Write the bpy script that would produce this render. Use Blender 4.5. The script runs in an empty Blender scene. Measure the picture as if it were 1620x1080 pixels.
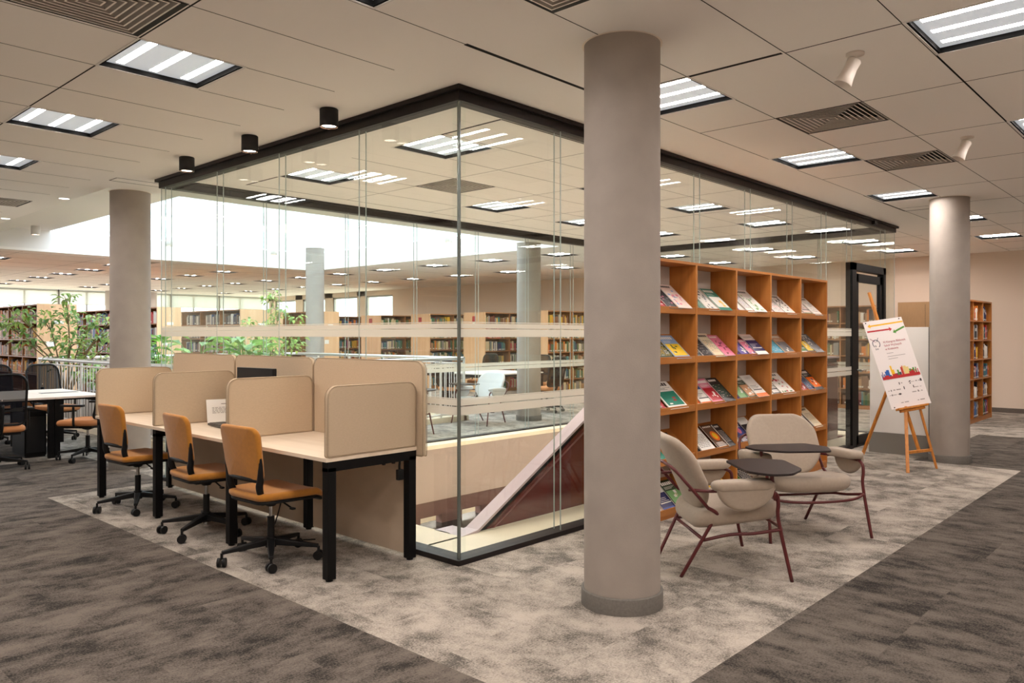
import bpy, math, random
from math import sin, cos, pi, radians, sqrt, hypot
from mathutils import Vector, Matrix

# ------------------------------------------------------------------ camera
SC = bpy.context.scene
COL = SC.collection
FPX, CX, HY, EYE = 1238., 810., 530., 1.5
CAMX, CAMY = -3.5281, -3.7207
YAW = math.atan2(.6774, .7356)
CZ = 3.124                                    # ceiling height
cd = bpy.data.cameras.new('camera'); cam = bpy.data.objects.new('camera', cd); COL.objects.link(cam)
cd.sensor_fit = 'HORIZONTAL'; cd.sensor_width = 36.
cd.lens = FPX / 1620 * 36
cd.shift_y = (HY - 540) / 1620
cam.location = (CAMX, CAMY, EYE)
cam.rotation_euler = (pi / 2, 0, YAW - pi / 2)
cd.clip_start = .05; cd.clip_end = 200
SC.camera = cam
# ------------------------------------------------------------------ colour management, sky
vs = SC.view_settings
vs.view_transform = 'Standard'; vs.look = 'None'; vs.exposure = 0.46; vs.gamma = 1; vs.use_curve_mapping = False
STRIP = 80.0          # emission of the lamp strips
SKY = 4.4
LOWER = 16.0          # unseen panels added below to light the ceiling from underneath
SC.cycles.max_bounces = 10; SC.cycles.diffuse_bounces = 4; SC.cycles.glossy_bounces = 4
SC.cycles.transmission_bounces = 6; SC.cycles.transparent_max_bounces = 32
SC.cycles.use_denoising = True
SC.cycles.sample_clamp_indirect = 6.0
w = bpy.data.worlds.new('sky'); SC.world = w; w.use_nodes = True
nt = w.node_tree; nt.nodes.clear()
wo = nt.nodes.new('ShaderNodeOutputWorld'); wb = nt.nodes.new('ShaderNodeBackground')
nt.links.new(wb.outputs[0], wo.inputs[0])
wb.inputs[1].default_value = SKY
_g = nt.nodes.new('ShaderNodeNewGeometry'); _s = nt.nodes.new('ShaderNodeSeparateXYZ'); _r = nt.nodes.new('ShaderNodeValToRGB')
_m = nt.nodes.new('ShaderNodeMapRange'); _m.inputs[1].default_value = -1; _m.inputs[2].default_value = 1
nt.links.new(_g.outputs['Incoming'], _s.inputs[0]); nt.links.new(_s.outputs[2], _m.inputs[0]); nt.links.new(_m.outputs[0], _r.inputs[0]); nt.links.new(_r.outputs[0], wb.inputs[0])
# the incoming vector points back to the eye: 0 = looking up at the sky, 1 = looking down at the sunlit ground
_r.color_ramp.elements[0].color = (.80, .90, 1.0, 1); _r.color_ramp.elements[0].position = .47
_r.color_ramp.elements[1].color = (.92, .74, .56, 1); _r.color_ramp.elements[1].position = .53


def portal(x0, x1, y0, y1, z, rot, name):
    l = bpy.data.lights.new(name, 'AREA'); l.shape = 'RECTANGLE'
    l.size = abs(x1 - x0); l.size_y = abs(y1 - y0)
    o = bpy.data.objects.new(name, l); COL.objects.link(o)
    o.location = ((x0 + x1) / 2, (y0 + y1) / 2, z); o.rotation_euler = rot
    l.cycles.is_portal = True
    return o


portal(1.6, 7.6, 5.3, 13.3, 3.70, (0, 0, 0), 'skylight_daylight')

# ------------------------------------------------------------------ helpers
random.seed(7)


def lin(c):
    def f(v):
        v /= 255.
        return v / 12.92 if v <= .04045 else ((v + .055) / 1.055) ** 2.4
    return tuple(f(v) for v in c) + (1,)


MATS = {}


def mat(name, rgb, rough=.6, metal=0., bump=0., scale=200., var=0., vscale=6., spec=.5, stretch=(1, 1, 1), coat=0., sheen=0.):
    """principled material with noise variation and bump"""
    if name in MATS: return MATS[name]
    m = bpy.data.materials.new(name); m.use_nodes = True; MATS[name] = m
    n = m.node_tree.nodes; L = m.node_tree.links; b = n['Principled BSDF']
    c = lin(rgb)
    b.inputs['Base Color'].default_value = c
    b.inputs['Roughness'].default_value = rough; b.inputs['Metallic'].default_value = metal
    b.inputs['Specular IOR Level'].default_value = spec
    if coat: b.inputs['Coat Weight'].default_value = coat
    if sheen: b.inputs['Sheen Weight'].default_value = sheen
    m.diffuse_color = c
    if var or bump:
        tc = n.new('ShaderNodeTexCoord'); mp = n.new('ShaderNodeMapping'); mp.inputs['Scale'].default_value = stretch
        L.new(tc.outputs['Object'], mp.inputs[0])
    if var:
        t = n.new('ShaderNodeTexNoise'); t.inputs['Scale'].default_value = vscale; t.inputs['Detail'].default_value = 6
        L.new(mp.outputs[0], t.inputs[0])
        r = n.new('ShaderNodeValToRGB')
        r.color_ramp.elements[0].position = .3; r.color_ramp.elements[1].position = .7
        r.color_ramp.elements[0].color = tuple(v * (1 - var) for v in c[:3]) + (1,)
        r.color_ramp.elements[1].color = tuple(min(1, v * (1 + var)) for v in c[:3]) + (1,)
        L.new(t.outputs[0], r.inputs[0]); L.new(r.outputs[0], b.inputs['Base Color'])
    if bump:
        t2 = n.new('ShaderNodeTexNoise'); t2.inputs['Scale'].default_value = scale; t2.inputs['Detail'].default_value = 3
        L.new(mp.outputs[0], t2.inputs[0])
        bp = n.new('ShaderNodeBump'); bp.inputs['Strength'].default_value = bump; bp.inputs['Distance'].default_value = .002
        L.new(t2.outputs[0], bp.inputs['Height']); L.new(bp.outputs[0], b.inputs['Normal'])
    return m


def emit(name, rgb, s):
    if name in MATS: return MATS[name]
    m = bpy.data.materials.new(name); m.use_nodes = True; MATS[name] = m
    n = m.node_tree.nodes; L = m.node_tree.links; n.clear()
    o = n.new('ShaderNodeOutputMaterial'); e = n.new('ShaderNodeEmission')
    e.inputs[0].default_value = tuple(rgb) + (1,); e.inputs[1].default_value = s
    L.new(e.outputs[0], o.inputs[0])
    return m


def glassy(name, tint, base=.06, mx=1.0, rough=0.0):
    """thin architectural glass: transparent mixed with a Schlick mirror"""
    m = bpy.data.materials.new(name); m.use_nodes = True; MATS[name] = m
    n = m.node_tree.nodes; L = m.node_tree.links; n.clear()
    o = n.new('ShaderNodeOutputMaterial'); t = n.new('ShaderNodeBsdfTransparent'); g = n.new('ShaderNodeBsdfGlossy')
    t.inputs[0].default_value = tuple(tint) + (1,); g.inputs['Roughness'].default_value = rough
    g.inputs[0].default_value = (.95, 1, .98, 1)
    lw = n.new('ShaderNodeLayerWeight'); lw.inputs[0].default_value = .5
    p = n.new('ShaderNodeMath'); p.operation = 'POWER'; p.inputs[1].default_value = 5
    k = n.new('ShaderNodeMath'); k.operation = 'MULTIPLY_ADD'; k.inputs[1].default_value = mx - base; k.inputs[2].default_value = base
    mix = n.new('ShaderNodeMixShader')
    L.new(lw.outputs['Facing'], p.inputs[0]); L.new(p.outputs[0], k.inputs[0]); L.new(k.outputs[0], mix.inputs[0])
    L.new(t.outputs[0], mix.inputs[1]); L.new(g.outputs[0], mix.inputs[2]); L.new(mix.outputs[0], o.inputs[0])
    return m


def veil(name, rgb, alpha):
    """diffuse film or mesh that lets part of the light straight through"""
    m = bpy.data.materials.new(name); m.use_nodes = True; MATS[name] = m
    n = m.node_tree.nodes; L = m.node_tree.links; n.clear()
    o = n.new('ShaderNodeOutputMaterial'); t = n.new('ShaderNodeBsdfTransparent'); d = n.new('ShaderNodeBsdfDiffuse')
    tr = n.new('ShaderNodeBsdfTranslucent'); d.inputs[0].default_value = lin(rgb); tr.inputs[0].default_value = lin(rgb)
    a = n.new('ShaderNodeMixShader'); a.inputs[0].default_value = .5
    mix = n.new('ShaderNodeMixShader'); mix.inputs[0].default_value = alpha
    L.new(d.outputs[0], a.inputs[1]); L.new(tr.outputs[0], a.inputs[2])
    L.new(t.outputs[0], mix.inputs[1]); L.new(a.outputs[0], mix.inputs[2]); L.new(mix.outputs[0], o.inputs[0])
    return m


def wood(name, rgb, dark, rough=.42, axis='Z', scale=1.0):
    m = bpy.data.materials.new(name); m.use_nodes = True; MATS[name] = m
    n = m.node_tree.nodes; L = m.node_tree.links; b = n['Principled BSDF']
    tc = n.new('ShaderNodeTexCoord'); mp = n.new('ShaderNodeMapping')
    s = {'X': (1.2, 22, 22), 'Y': (22, 1.2, 22), 'Z': (22, 22, 1.2)}[axis]
    mp.inputs['Scale'].default_value = tuple(v * scale for v in s)
    t = n.new('ShaderNodeTexNoise'); t.inputs['Scale'].default_value = 1.0; t.inputs['Detail'].default_value = 5; t.inputs['Distortion'].default_value = .4
    r = n.new('ShaderNodeValToRGB'); r.color_ramp.elements[0].position = .32; r.color_ramp.elements[1].position = .62
    r.color_ramp.elements[0].color = lin(dark); r.color_ramp.elements[1].color = lin(rgb)
    L.new(tc.outputs['Object'], mp.inputs[0]); L.new(mp.outputs[0], t.inputs[0]); L.new(t.outputs[0], r.inputs[0]); L.new(r.outputs[0], b.inputs['Base Color'])
    b.inputs['Roughness'].default_value = rough
    m.diffuse_color = lin(rgb)
    return m


class MB:
    def __init__(s): s.v = []; s.f = []; s.m = []; s.sm = []

    def add(s, vs, fs, mi=0, sm=False):
        k = len(s.v); s.v += [tuple(p) for p in vs]
        for f in fs: s.f.append(tuple(i + k for i in f)); s.m.append(mi); s.sm.append(sm)
        return s

    def box(s, x0, x1, y0, y1, z0, z1, mi=0, M=None):
        P = [(x, y, z) for z in (z0, z1) for y in (y0, y1) for x in (x0, x1)]
        if M is not None: P = [tuple(M @ Vector(p)) for p in P]
        return s.add(P, [(0, 2, 3, 1), (4, 5, 7, 6), (0, 1, 5, 4), (2, 6, 7, 3), (0, 4, 6, 2), (1, 3, 7, 5)], mi)

    def quad(s, a, b, c, d, mi=0): return s.add([a, b, c, d], [(0, 1, 2, 3)], mi)

    def cyl(s, p0, p1, r0, r1=None, n=16, mi=0, caps=True, sm=True):
        r1 = r0 if r1 is None else r1
        p0 = Vector(p0); p1 = Vector(p1); d = (p1 - p0).normalized()
        u = d.orthogonal().normalized(); w_ = d.cross(u)
        A = [p0 + (u * cos(2 * pi * i / n) + w_ * sin(2 * pi * i / n)) * r0 for i in range(n)]
        B = [p1 + (u * cos(2 * pi * i / n) + w_ * sin(2 * pi * i / n)) * r1 for i in range(n)]
        s.add(A + B, [(i, (i + 1) % n, n + (i + 1) % n, n + i) for i in range(n)], mi, sm)
        if caps:
            s.add(A, [tuple(reversed(range(n)))], mi); s.add(B, [tuple(range(n))], mi)
        return s

    def tube(s, pts, r, n=10, mi=0, closed=False, smooth=4):
        P = [Vector(p) for p in pts]
        if smooth > 1 and len(P) > 2:                      # Catmull-Rom
            Q = []; N = len(P)
            rng = range(N if closed else N - 1)
            for i in rng:
                p1 = P[i]; p2 = P[(i + 1) % N]
                p0 = P[i - 1] if (i > 0 or closed) else p1; p3 = P[(i + 2) % N] if (i + 2 < N or closed) else p2
                for k in range(smooth):
                    t = k / smooth
                    Q.append(.5 * ((2 * p1) + (-p0 + p2) * t + (2 * p0 - 5 * p1 + 4 * p2 - p3) * t * t + (-p0 + 3 * p1 - 3 * p2 + p3) * t ** 3))
            if not closed: Q.append(P[-1])
            P = Q
        N = len(P); rr = r if callable(r) else (lambda t: r)
        u = None; rings = []
        for i, p in enumerate(P):
            d = (P[(i + 1) % N] - P[i - 1]) if (closed or 0 < i < N - 1) else (P[1] - P[0] if i == 0 else P[-1] - P[-2])
            d.normalize()
            u = d.orthogonal().normalized() if u is None else (u - d * u.dot(d)).normalized()
            w_ = d.cross(u)
            q = rr(i / max(1, N - 1))
            rings.append([p + (u * cos(2 * pi * k / n) + w_ * sin(2 * pi * k / n)) * q for k in range(n)])
        V = [v for g in rings for v in g]
        F = [(i * n + k, i * n + (k + 1) % n, ((i + 1) % N) * n + (k + 1) % n, ((i + 1) % N) * n + k) for i in range(N if closed else N - 1) for k in range(n)]
        if not closed: F += [tuple(reversed(range(n))), tuple(range((N - 1) * n, N * n))]
        return s.add(V, F, mi, True)

    def lathe(s, prof, n=24, c=(0, 0, 0), mi=0, sm=True):
        V = [(c[0] + r * cos(2 * pi * k / n), c[1] + r * sin(2 * pi * k / n), c[2] + z) for r, z in prof for k in range(n)]
        F = [(i * n + k, i * n + (k + 1) % n, (i + 1) * n + (k + 1) % n, (i + 1) * n + k) for i in range(len(prof) - 1) for k in range(n)]
        return s.add(V, F, mi, sm)

    def pad(s, outline, t, er, fn, mi=0, rings=7, side=5):
        """upholstered pad: outline (closed list of 2-d points round the origin of its centroid), thickness t, soft edge er; fn(a,b,h)->3-d"""
        n = len(outline); cx_ = sum(p[0] for p in outline) / n; cy_ = sum(p[1] for p in outline) / n
        rad = min(hypot(p[0] - cx_, p[1] - cy_) for p in outline)
        prof = []                                          # (inset, height) from the bottom centre over the edge to the top centre
        for i in range(rings): prof.append((rad * (1 - i / rings) + er * 1.6 * (i / rings), -t / 2))
        prof.append((er * 1.6, -t / 2))                    # a ring close to the edge keeps the faces flat
        for i in range(side + 1):
            a = -pi / 2 + pi * i / side
            prof.append((er * (1 - cos(a)), t / 2 * sin(a)))
        prof.append((er * 1.6, t / 2))
        for i in range(1, rings + 1): prof.append((er * 1.6 * (1 - i / rings) + rad * i / rings, t / 2))
        V = []
        for ins, h in prof:
            k = 1 - min(ins, rad * .999) / rad
            V += [fn(cx_ + (p[0] - cx_) * k, cy_ + (p[1] - cy_) * k, h) for p in outline]
        m = len(prof)
        F = [(i * n + k, i * n + (k + 1) % n, (i + 1) * n + (k + 1) % n, (i + 1) * n + k) for i in range(m - 1) for k in range(n)]
        return s.add(V, F, mi, True)

    def mesh(s, name):
        me = bpy.data.meshes.new(name); me.from_pydata(s.v, [], s.f)
        me.polygons.foreach_set('material_index', s.m); me.polygons.foreach_set('use_smooth', s.sm); me.update()
        return me


def obj(name, mb, ms, parent=None, loc=None, rz=None, bevel=0, seg=2):
    me = mb.mesh(name)
    for m in (ms if isinstance(ms, (list, tuple)) else [ms]): me.materials.append(m)
    o = bpy.data.objects.new(name, me); COL.objects.link(o)
    if parent is not None: o.parent = parent
    if loc is not None: o.location = loc
    if rz is not None: o.rotation_euler = (0, 0, rz)
    if bevel:
        b = o.modifiers.new('bevel', 'BEVEL'); b.width = bevel; b.segments = seg; b.limit_method = 'ANGLE'; b.angle_limit = radians(40)
    return o


def tag(o, label=None, cat=None, group=None, kind=None):
    if label: o['label'] = label
    if cat: o['category'] = cat
    if group: o['group'] = group
    if kind: o['kind'] = kind
    return o


def empty(name, loc=(0, 0, 0), rz=0):
    o = bpy.data.objects.new(name, None); COL.objects.link(o); o.location = loc; o.rotation_euler = (0, 0, rz)
    o.empty_display_size = .1
    return o


def copy_tree(o, parent=None):
    c = o.copy(); COL.objects.link(c)
    if parent is not None: c.parent = parent; c.matrix_parent_inverse = o.matrix_parent_inverse.copy()
    for ch in [x for x in KIDS.get(o.name, [])]: 
        copy_tree(ch, c)
    return c


KIDS = {}


def index_kids(o):
    """remember the children of a prototype (obj.children is slow in a big scene)"""
    KIDS[o.name] = list(o.children)
    for c in KIDS[o.name]: index_kids(c)


def rrect(w_, h_, r, n=5, cx_=0, cy_=0):
    P = []
    rs = r if isinstance(r, (list, tuple)) else (r,) * 4
    for (sx, sy, a0), q in zip(((1, 1, 0), (-1, 1, 90), (-1, -1, 180), (1, -1, 270)), rs):
        for i in range(n + 1):
            a = radians(a0 + 90 * i / n)
            P.append((cx_ + sx * (w_ / 2 - q) + q * cos(a), cy_ + sy * (h_ / 2 - q) + q * sin(a)))
    return P


def prism(mb, outline, z0, z1, mi=0, fn=None):
    n = len(outline)
    A = [(p[0], p[1], z0) for p in outline]; B = [(p[0], p[1], z1) for p in outline]
    V = A + B
    if fn: V = [fn(*v) for v in V]
    mb.add(V, [tuple(reversed(range(n))), tuple(range(n, 2 * n))] + [(i, (i + 1) % n, n + (i + 1) % n, n + i) for i in range(n)], mi)
    return mb


def in_view(x, y, z, pad=60):
    dx = x - CAMX; dy = y - CAMY; d = dx * .7356 + dy * .6774; l = dx * .6774 - dy * .7356
    if d < .3: return False
    u = CX + FPX * l / d; v = HY - FPX * (z - EYE) / d
    return -pad < u < 1620 + pad and -pad < v < 1080 + pad


# ------------------------------------------------------------------ materials
def carpet(name, lo, hi, seed, st=(1, 1.4, 1)):
    m = bpy.data.materials.new(name); m.use_nodes = True; MATS[name] = m
    n = m.node_tree.nodes; L = m.node_tree.links; b = n['Principled BSDF']
    tc = n.new('ShaderNodeTexCoord')
    mp = n.new('ShaderNodeMapping'); mp.inputs['Location'].default_value = (seed, seed * 2.3, 0); mp.inputs['Scale'].default_value = st
    L.new(tc.outputs['Object'], mp.inputs[0])
    br = n.new('ShaderNodeTexBrick')                       # carpet planks laid in half bond
    br.inputs['Color1'].default_value = (0, 0, 0, 1); br.inputs['Color2'].default_value = (1, 1, 1, 1); br.inputs['Mortar'].default_value = (.5, .5, .5, 1)
    br.inputs['Scale'].default_value = 1; br.inputs['Mortar Size'].default_value = 0; br.inputs['Brick Width'].default_value = 1.0; br.inputs['Row Height'].default_value = .5
    br.offset = .5
    L.new(tc.outputs['Object'], br.inputs[0])
    # each plank reads the pattern from its own place
    ad = n.new('ShaderNodeVectorMath'); ad.operation = 'MULTIPLY_ADD'; ad.inputs[1].default_value = (.55, .8, 0)
    L.new(br.outputs[0], ad.inputs[0]); L.new(mp.outputs[0], ad.inputs[2])
    t = n.new('ShaderNodeTexNoise'); t.inputs['Scale'].default_value = 3.0; t.inputs['Detail'].default_value = 12; t.inputs['Roughness'].default_value = .70; t.inputs['Distortion'].default_value = 0
    L.new(ad.outputs[0], t.inputs[0])
    f = n.new('ShaderNodeTexNoise'); f.inputs['Scale'].default_value = 95; f.inputs['Detail'].default_value = 4; f.inputs['Roughness'].default_value = .8
    L.new(tc.outputs['Object'], f.inputs[0])
    fm = n.new('ShaderNodeMath'); fm.operation = 'MULTIPLY_ADD'; fm.inputs[1].default_value = .75; fm.inputs[2].default_value = -.375
    L.new(f.outputs[0], fm.inputs[0])
    mx = n.new('ShaderNodeMath'); mx.operation = 'ADD'
    L.new(fm.outputs[0], mx.inputs[0]); L.new(t.outputs[0], mx.inputs[1])
    tb = n.new('ShaderNodeMath'); tb.operation = 'MULTIPLY_ADD'; tb.inputs[1].default_value = .05
    L.new(br.outputs[0], tb.inputs[0]); L.new(mx.outputs[0], tb.inputs[2])
    r = n.new('ShaderNodeValToRGB'); e = r.color_ramp.elements
    e[0].position = .39; e[1].position = .65; e[0].color = lin(lo); e[1].color = lin(hi)
    q = e.new(.53); q.color = tuple(a * .38 + b_ * .62 for a, b_ in zip(lin(lo), lin(hi)))
    L.new(tb.outputs[0], r.inputs[0]); L.new(r.outputs[0], b.inputs['Base Color'])
    b.inputs['Roughness'].default_value = .95; b.inputs['Specular IOR Level'].default_value = .15
    bp = n.new('ShaderNodeBump'); bp.inputs['Strength'].default_value = .5; bp.inputs['Distance'].default_value = .004
    L.new(f.outputs[0], bp.inputs['Height']); L.new(bp.outputs[0], b.inputs['Normal'])
    m.diffuse_color = lin(hi)
    return m


CARPET_L = carpet('light_carpet', (92, 87, 81), (182, 172, 161), 3.1, (1.25, 1, 1))
CARPET_D = carpet('dark_carpet', (44, 41, 38), (116, 107, 99), 8.7, (1, 1.6, 1))
CARPET_E = carpet('dark_carpet_east', (38, 35, 33), (106, 98, 90), 5.2, (2.1, 1, 1))
PLASTER = mat('ceiling_plaster', (247, 243, 238), .9, bump=.05, scale=300)
WALLP = mat('wall_paint', (220, 202, 185), .9, bump=.05, scale=150)
WALLD = mat('wall_stone_grey', (190, 184, 176), .9)
CONC = mat('column_concrete', (160, 151, 143), .85, bump=.5, scale=120, var=.07, vscale=5)
BASEB = mat('baseboard_brown', (92, 82, 74), .7, var=.15, vscale=60)
BLACK = mat('black_metal', (10, 9, 10), .5, spec=.2)
BLACKP = mat('black_plastic', (15, 15, 16), .5, bump=.1, scale=400, spec=.35)
TRACK = mat('track_dark_bronze', (32, 26, 26), .5, metal=.2, spec=.3)
CHROME = mat('chrome', (200, 200, 200), .18, metal=1)
STEEL = mat('brushed_steel', (205, 205, 203), .35, metal=.85)
ORANGE = mat('orange_upholstery', (188, 124, 38), .9, bump=.5, scale=500, var=.07, vscale=40, sheen=.3)
BEIGE = mat('beige_felt', (198, 177, 150), .95, bump=.5, scale=420, var=.04, vscale=60, stretch=(1, 1, 3))
BEIGED = mat('beige_laminate', (190, 172, 150), .8, var=.03, vscale=9, stretch=(1, 1, 2))
PIPING = mat('beige_piping', (168, 148, 124), .95)
GREIGE = mat('greige_upholstery', (172, 157, 141), .93, bump=.5, scale=480, var=.04, vscale=50, sheen=.2)
BURG = mat('burgundy_tube', (92, 34, 36), .38, spec=.5)
BURGWALL = mat('burgundy_panel', (98, 34, 34), .22, coat=.4, var=.06, vscale=3)
OAKTOP = wood('pale_oak_desktop', (236, 218, 196), (226, 206, 182), .4, 'Y', .8)
OAK = wood('honey_oak', (196, 128, 60), (180, 112, 48), .42, 'Z', 1)
OAKX = wood('honey_oak_shelf', (188, 122, 58), (168, 104, 46), .42, 'X', 1)
OAKP = wood('beech_end_panel', (232, 190, 148), (222, 176, 132), .45, 'Z', .6)
OAKD = wood('oak_shelf_inside', (176, 122, 74), (160, 106, 62), .5, 'X', .8)
EASELW = wood('easel_beech', (214, 142, 62), (190, 116, 46), .4, 'Z', 2)
WHITE = mat('white_board', (235, 232, 228), .5)
PAPER = mat('paper', (240, 236, 228), .8)
STONE = mat('cream_stone', (232, 220, 196), .5, var=.05, vscale=4)
DARKIN = mat('dark_recess', (22, 20, 19), .9)
FRAMEL = mat('light_frame_white', (225, 222, 218), .5)
DIFFUSER = mat('diffuser_panel', (205, 214, 222), .3, spec=.5)
DIFFUSER.node_tree.nodes['Principled BSDF'].inputs['Emission Color'].default_value = (.9, .95, 1, 1); DIFFUSER.node_tree.nodes['Principled BSDF'].inputs['Emission Strength'].default_value = .26   # the lit lamp glows through its panel
VENTM = mat('vent_blade_shade', (176, 168, 158), .5)  # greyed so that shade between the slats is in the colour
LAMP = emit('lamp_strip', (1.0, .905, .845), STRIP)
SPOT = emit('downlight_glow', (1.0, .82, .66), 12)
GLASS = glassy('partition_glass', (.965, .985, .972), .045, .75)
DOORGLASS = glassy('door_glass', (.93, .95, .94), .07)
FILM = veil('frosted_film', (232, 226, 216), .72)
SEAL = veil('glass_seal', (190, 200, 196), .8)
MESHB = veil('black_chair_mesh', (26, 26, 30), .86)
BLIND = veil('roller_blind', (215, 215, 205), .75)
MAROON = mat('maroon_soffit', (96, 66, 62), .6)
MAUVE = mat('mauve_cap', (196, 176, 182), .35, spec=.6)

# ------------------------------------------------------------------ floor with the stair well and the atrium void
WX0, WX1, WY0, WY1 = .44, 8.45, .44, 4.2          # stair well
AX0, AX1, AY0, AY1 = 1.62, 5.98, 6.92, 11.0         # atrium void
RX0, RX1, RY0, RY1 = -8., 14.1, -9., 27.          # the storey


def grid_slab(mb, xs, ys, z0, z1, pick):
    xs = sorted(set(xs)); ys = sorted(set(ys))
    for i in range(len(xs) - 1):
        for j in range(len(ys) - 1):
            k = pick((xs[i] + xs[i + 1]) / 2, (ys[j] + ys[j + 1]) / 2)
            if k is not None: mb.box(xs[i], xs[i + 1], ys[j], ys[j + 1], z0, z1, k)


def inrect(x, y, r): return r[0] < x < r[1] and r[2] < y < r[3]


def floor_pick(x, y):
    if inrect(x, y, (WX0, WX1, WY0, WY1)) or inrect(x, y, (AX0, AX1, AY0, AY1)): return None
    if y < -4.6 or x < -4.6: return 2  # unseen pale floor, added to throw light up onto the ceiling
    if inrect(x, y, (-1.12, 6.65, -2.0, 4.33)): return 0
    if x > 0 and y > 4.33: return 0
    if inrect(x, y, (-8, .4, 6.75, 7.35)): return 0
    if x > 6.65 and y > -2.0 and (x > 9.95 or y > -.9): return 0
    return 3 if x > -1.12 and y < 0 or x > 6 else 1


mb = MB()
grid_slab(mb, [RX0, RX1, -4.6, -1.12, 0, .4, WX0, WX1, AX0, AX1, 6.65, 9.95, 7.0], [RY0, RY1, -4.6, -2.0, -.9, 0, 4.33, WY0, WY1, AY0, AY1, 6.75, 7.35], -.25, 0, floor_pick)
tag(obj('floor', mb, [CARPET_L, CARPET_D, mat('unseen_bounce_floor', (226, 218, 206), .6), CARPET_E]), kind='structure')

# ------------------------------------------------------------------ ceiling
SKX0, SKX1, SKY0, SKY1 = -.2, 7.6, 5.35, 13.3
CELL = .635
lights = []; vents = []


def L_(x, y, zone): lights.append((x, y, zone))


for k in range(-4, 12):
    L_(-1.755, .685 + 1.885 * k, 'left')
for k in range(-3, 3):
    L_(-4.3, .685 + 1.885 * k, 'left'); 
for y in (-1.195, -3.08, -4.965, -6.85):
    for k in range(5): L_(.85 + 2.55 * k, y, 'right')
for p in ((.75, 1.01), (.75, 2.855), (3.35, 1.01), (3.35, 2.84), (5.15, 1.01), (7.1, 1.01), (5.15, 2.84), (7.05, 2.84)): L_(p[0], p[1], 'well')
for y in (.75, 2.63, 4.52):
    for x in (10.35, 12.4): L_(x, y, 'east')
for k in range(0, 11):
    y = 6.0 + 1.885 * k
    for x in (8.45, 11.0): L_(x, y, 'north east')
for k in range(0, 6):
    for x in (.85, 3.4, 5.95): L_(x, 15.1 + 1.885 * k, 'north')
vents = [(-2.4, .05), (-1.105, 7.0), (-1.105, -1.805), (2.125, -1.81), (4.05, -1.81), (2.035, 2.22), (3.4, 13.9), (8.45, 11.2), (11, 4.2)]
vents = [v for v in vents if v != (8.45, 11.2) and v != (11, 4.2)]


def clash(a, b): return abs(a[0] - b[0]) < .6 and abs(a[1] - b[1]) < .6


lights = [l for l in lights if not any(clash(l, v) for v in vents)]
lights = [l for l in lights if not (SKX0 - .7 < l[0] < SKX1 and SKY0 - .7 < l[1] < SKY1)]
holes = [(x, x + CELL - .02, y, y + .61) for x, y, _ in lights] + [(x, x + CELL - .01, y, y + .61) for x, y in vents]
mb = MB()
# strips of slab row by row so that each hole only cuts its own row
rows = sorted(set([RY0, RY1, SKY0, SKY1] + [h[2] for h in holes] + [h[3] for h in holes]))
for j in range(len(rows) - 1):
    ya, yb = rows[j], rows[j + 1]; ym = (ya + yb) / 2
    if yb - ya < 1e-6: continue
    cuts = sorted([(h[0], h[1]) for h in holes if h[2] < ym < h[3]] + ([(SKX0, SKX1)] if SKY0 < ym < SKY1 else []))
    x = RX0
    for a, b in cuts:
        if a > x: mb.box(x, a, ya, yb, CZ, CZ + .05)
        x = max(x, b)
    if x < RX1: mb.box(x, RX1, ya, yb, CZ, CZ + .05)
ceil = tag(obj('ceiling', mb, PLASTER), kind='structure')
mb = MB(); mb.box(RX0, SKX0 - .1, RY0, RY1, CZ + .22, CZ + .3); mb.box(SKX1 + .1, RX1, RY0, RY1, CZ + .22, CZ + .3)
mb.box(SKX0 - .1, SKX1 + .1, RY0, SKY0 - .1, CZ + .22, CZ + .3); mb.box(SKX0 - .1, SKX1 + .1, SKY1 + .1, RY1, CZ + .22, CZ + .3)
obj('slab_above', mb, DARKIN, ceil)
# joints between the ceiling panels
mb = MB()


def seam(x0, y0, x1, y1, wd=.004):
    if abs(x1 - x0) > abs(y1 - y0): segs = [(min(x0, x1), max(x0, x1))]; fix = y0; ax = 0
    else: segs = [(min(y0, y1), max(y0, y1))]; fix = x0; ax = 1
    for h in holes + [(SKX0, SKX1, SKY0, SKY1)]:
        a, b, c, d = (h[0], h[1], h[2], h[3]) if ax == 0 else (h[2], h[3], h[0], h[1])
        if c - 1e-3 < fix < d + 1e-3 and not (abs(fix - c) < .03 or abs(fix - d) < .03):
            out = []
            for s, e in segs:
                if e <= a or s >= b: out.append((s, e)); continue
                if s < a: out.append((s, a))
                if e > b: out.append((b, e))
            segs = out
    for s, e in segs:
        if ax == 0: mb.box(s, e, fix - wd / 2, fix + wd / 2, CZ - .0012, CZ + .004)
        else: mb.box(fix - wd / 2, fix + wd / 2, s, e, CZ - .0012, CZ + .004)


def Y(k): return -.57 + .628 * k


for k in range(0, 40): seam(-7.9, Y(k), -.49, Y(k))                    # left field
for j in range(0, 5): seam(-1.762 - 1.27 * j, Y(0), -1.762 - 1.27 * j, 26, .006 if j else .009)
for k in range(0, 13): seam(-7.9 if k else -.49, Y(-k), 14, Y(-k), .005)
for j in range(-7, 11):
    seam(.85 + 1.275 * j, Y(-2 if j <= 0 else 0), .85 + 1.275 * j, -8.9, .006 if j != 0 else .008)
seam(-.49, -.57, .85, -.57, .028); seam(.842, -.57, .842, -1.81, .028)
seam(3.4, -2.455, 5.95, -2.455, .012); seam(.85, -2.455, 3.4, -2.455, .011)
seam(5.95, -.565, 7.5, -.565, .02); seam(7.5, -.565, 7.5, -1.19, .02)
seam(.75, .33, 8.3, .33, .016); seam(.75, .33, .75, 1.62, .022); seam(.75, 3.48, .75, 4.12, .022); seam(8.3, .33, 8.3, 4.1, .016); seam(.75, 4.1, 8.3, 4.1, .008)
seam(.75, 3.47, .75, 2.85, .02)
for k in range(1, 6): seam(.75, .33 + .628 * k, 8.3, .33 + .628 * k)
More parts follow.
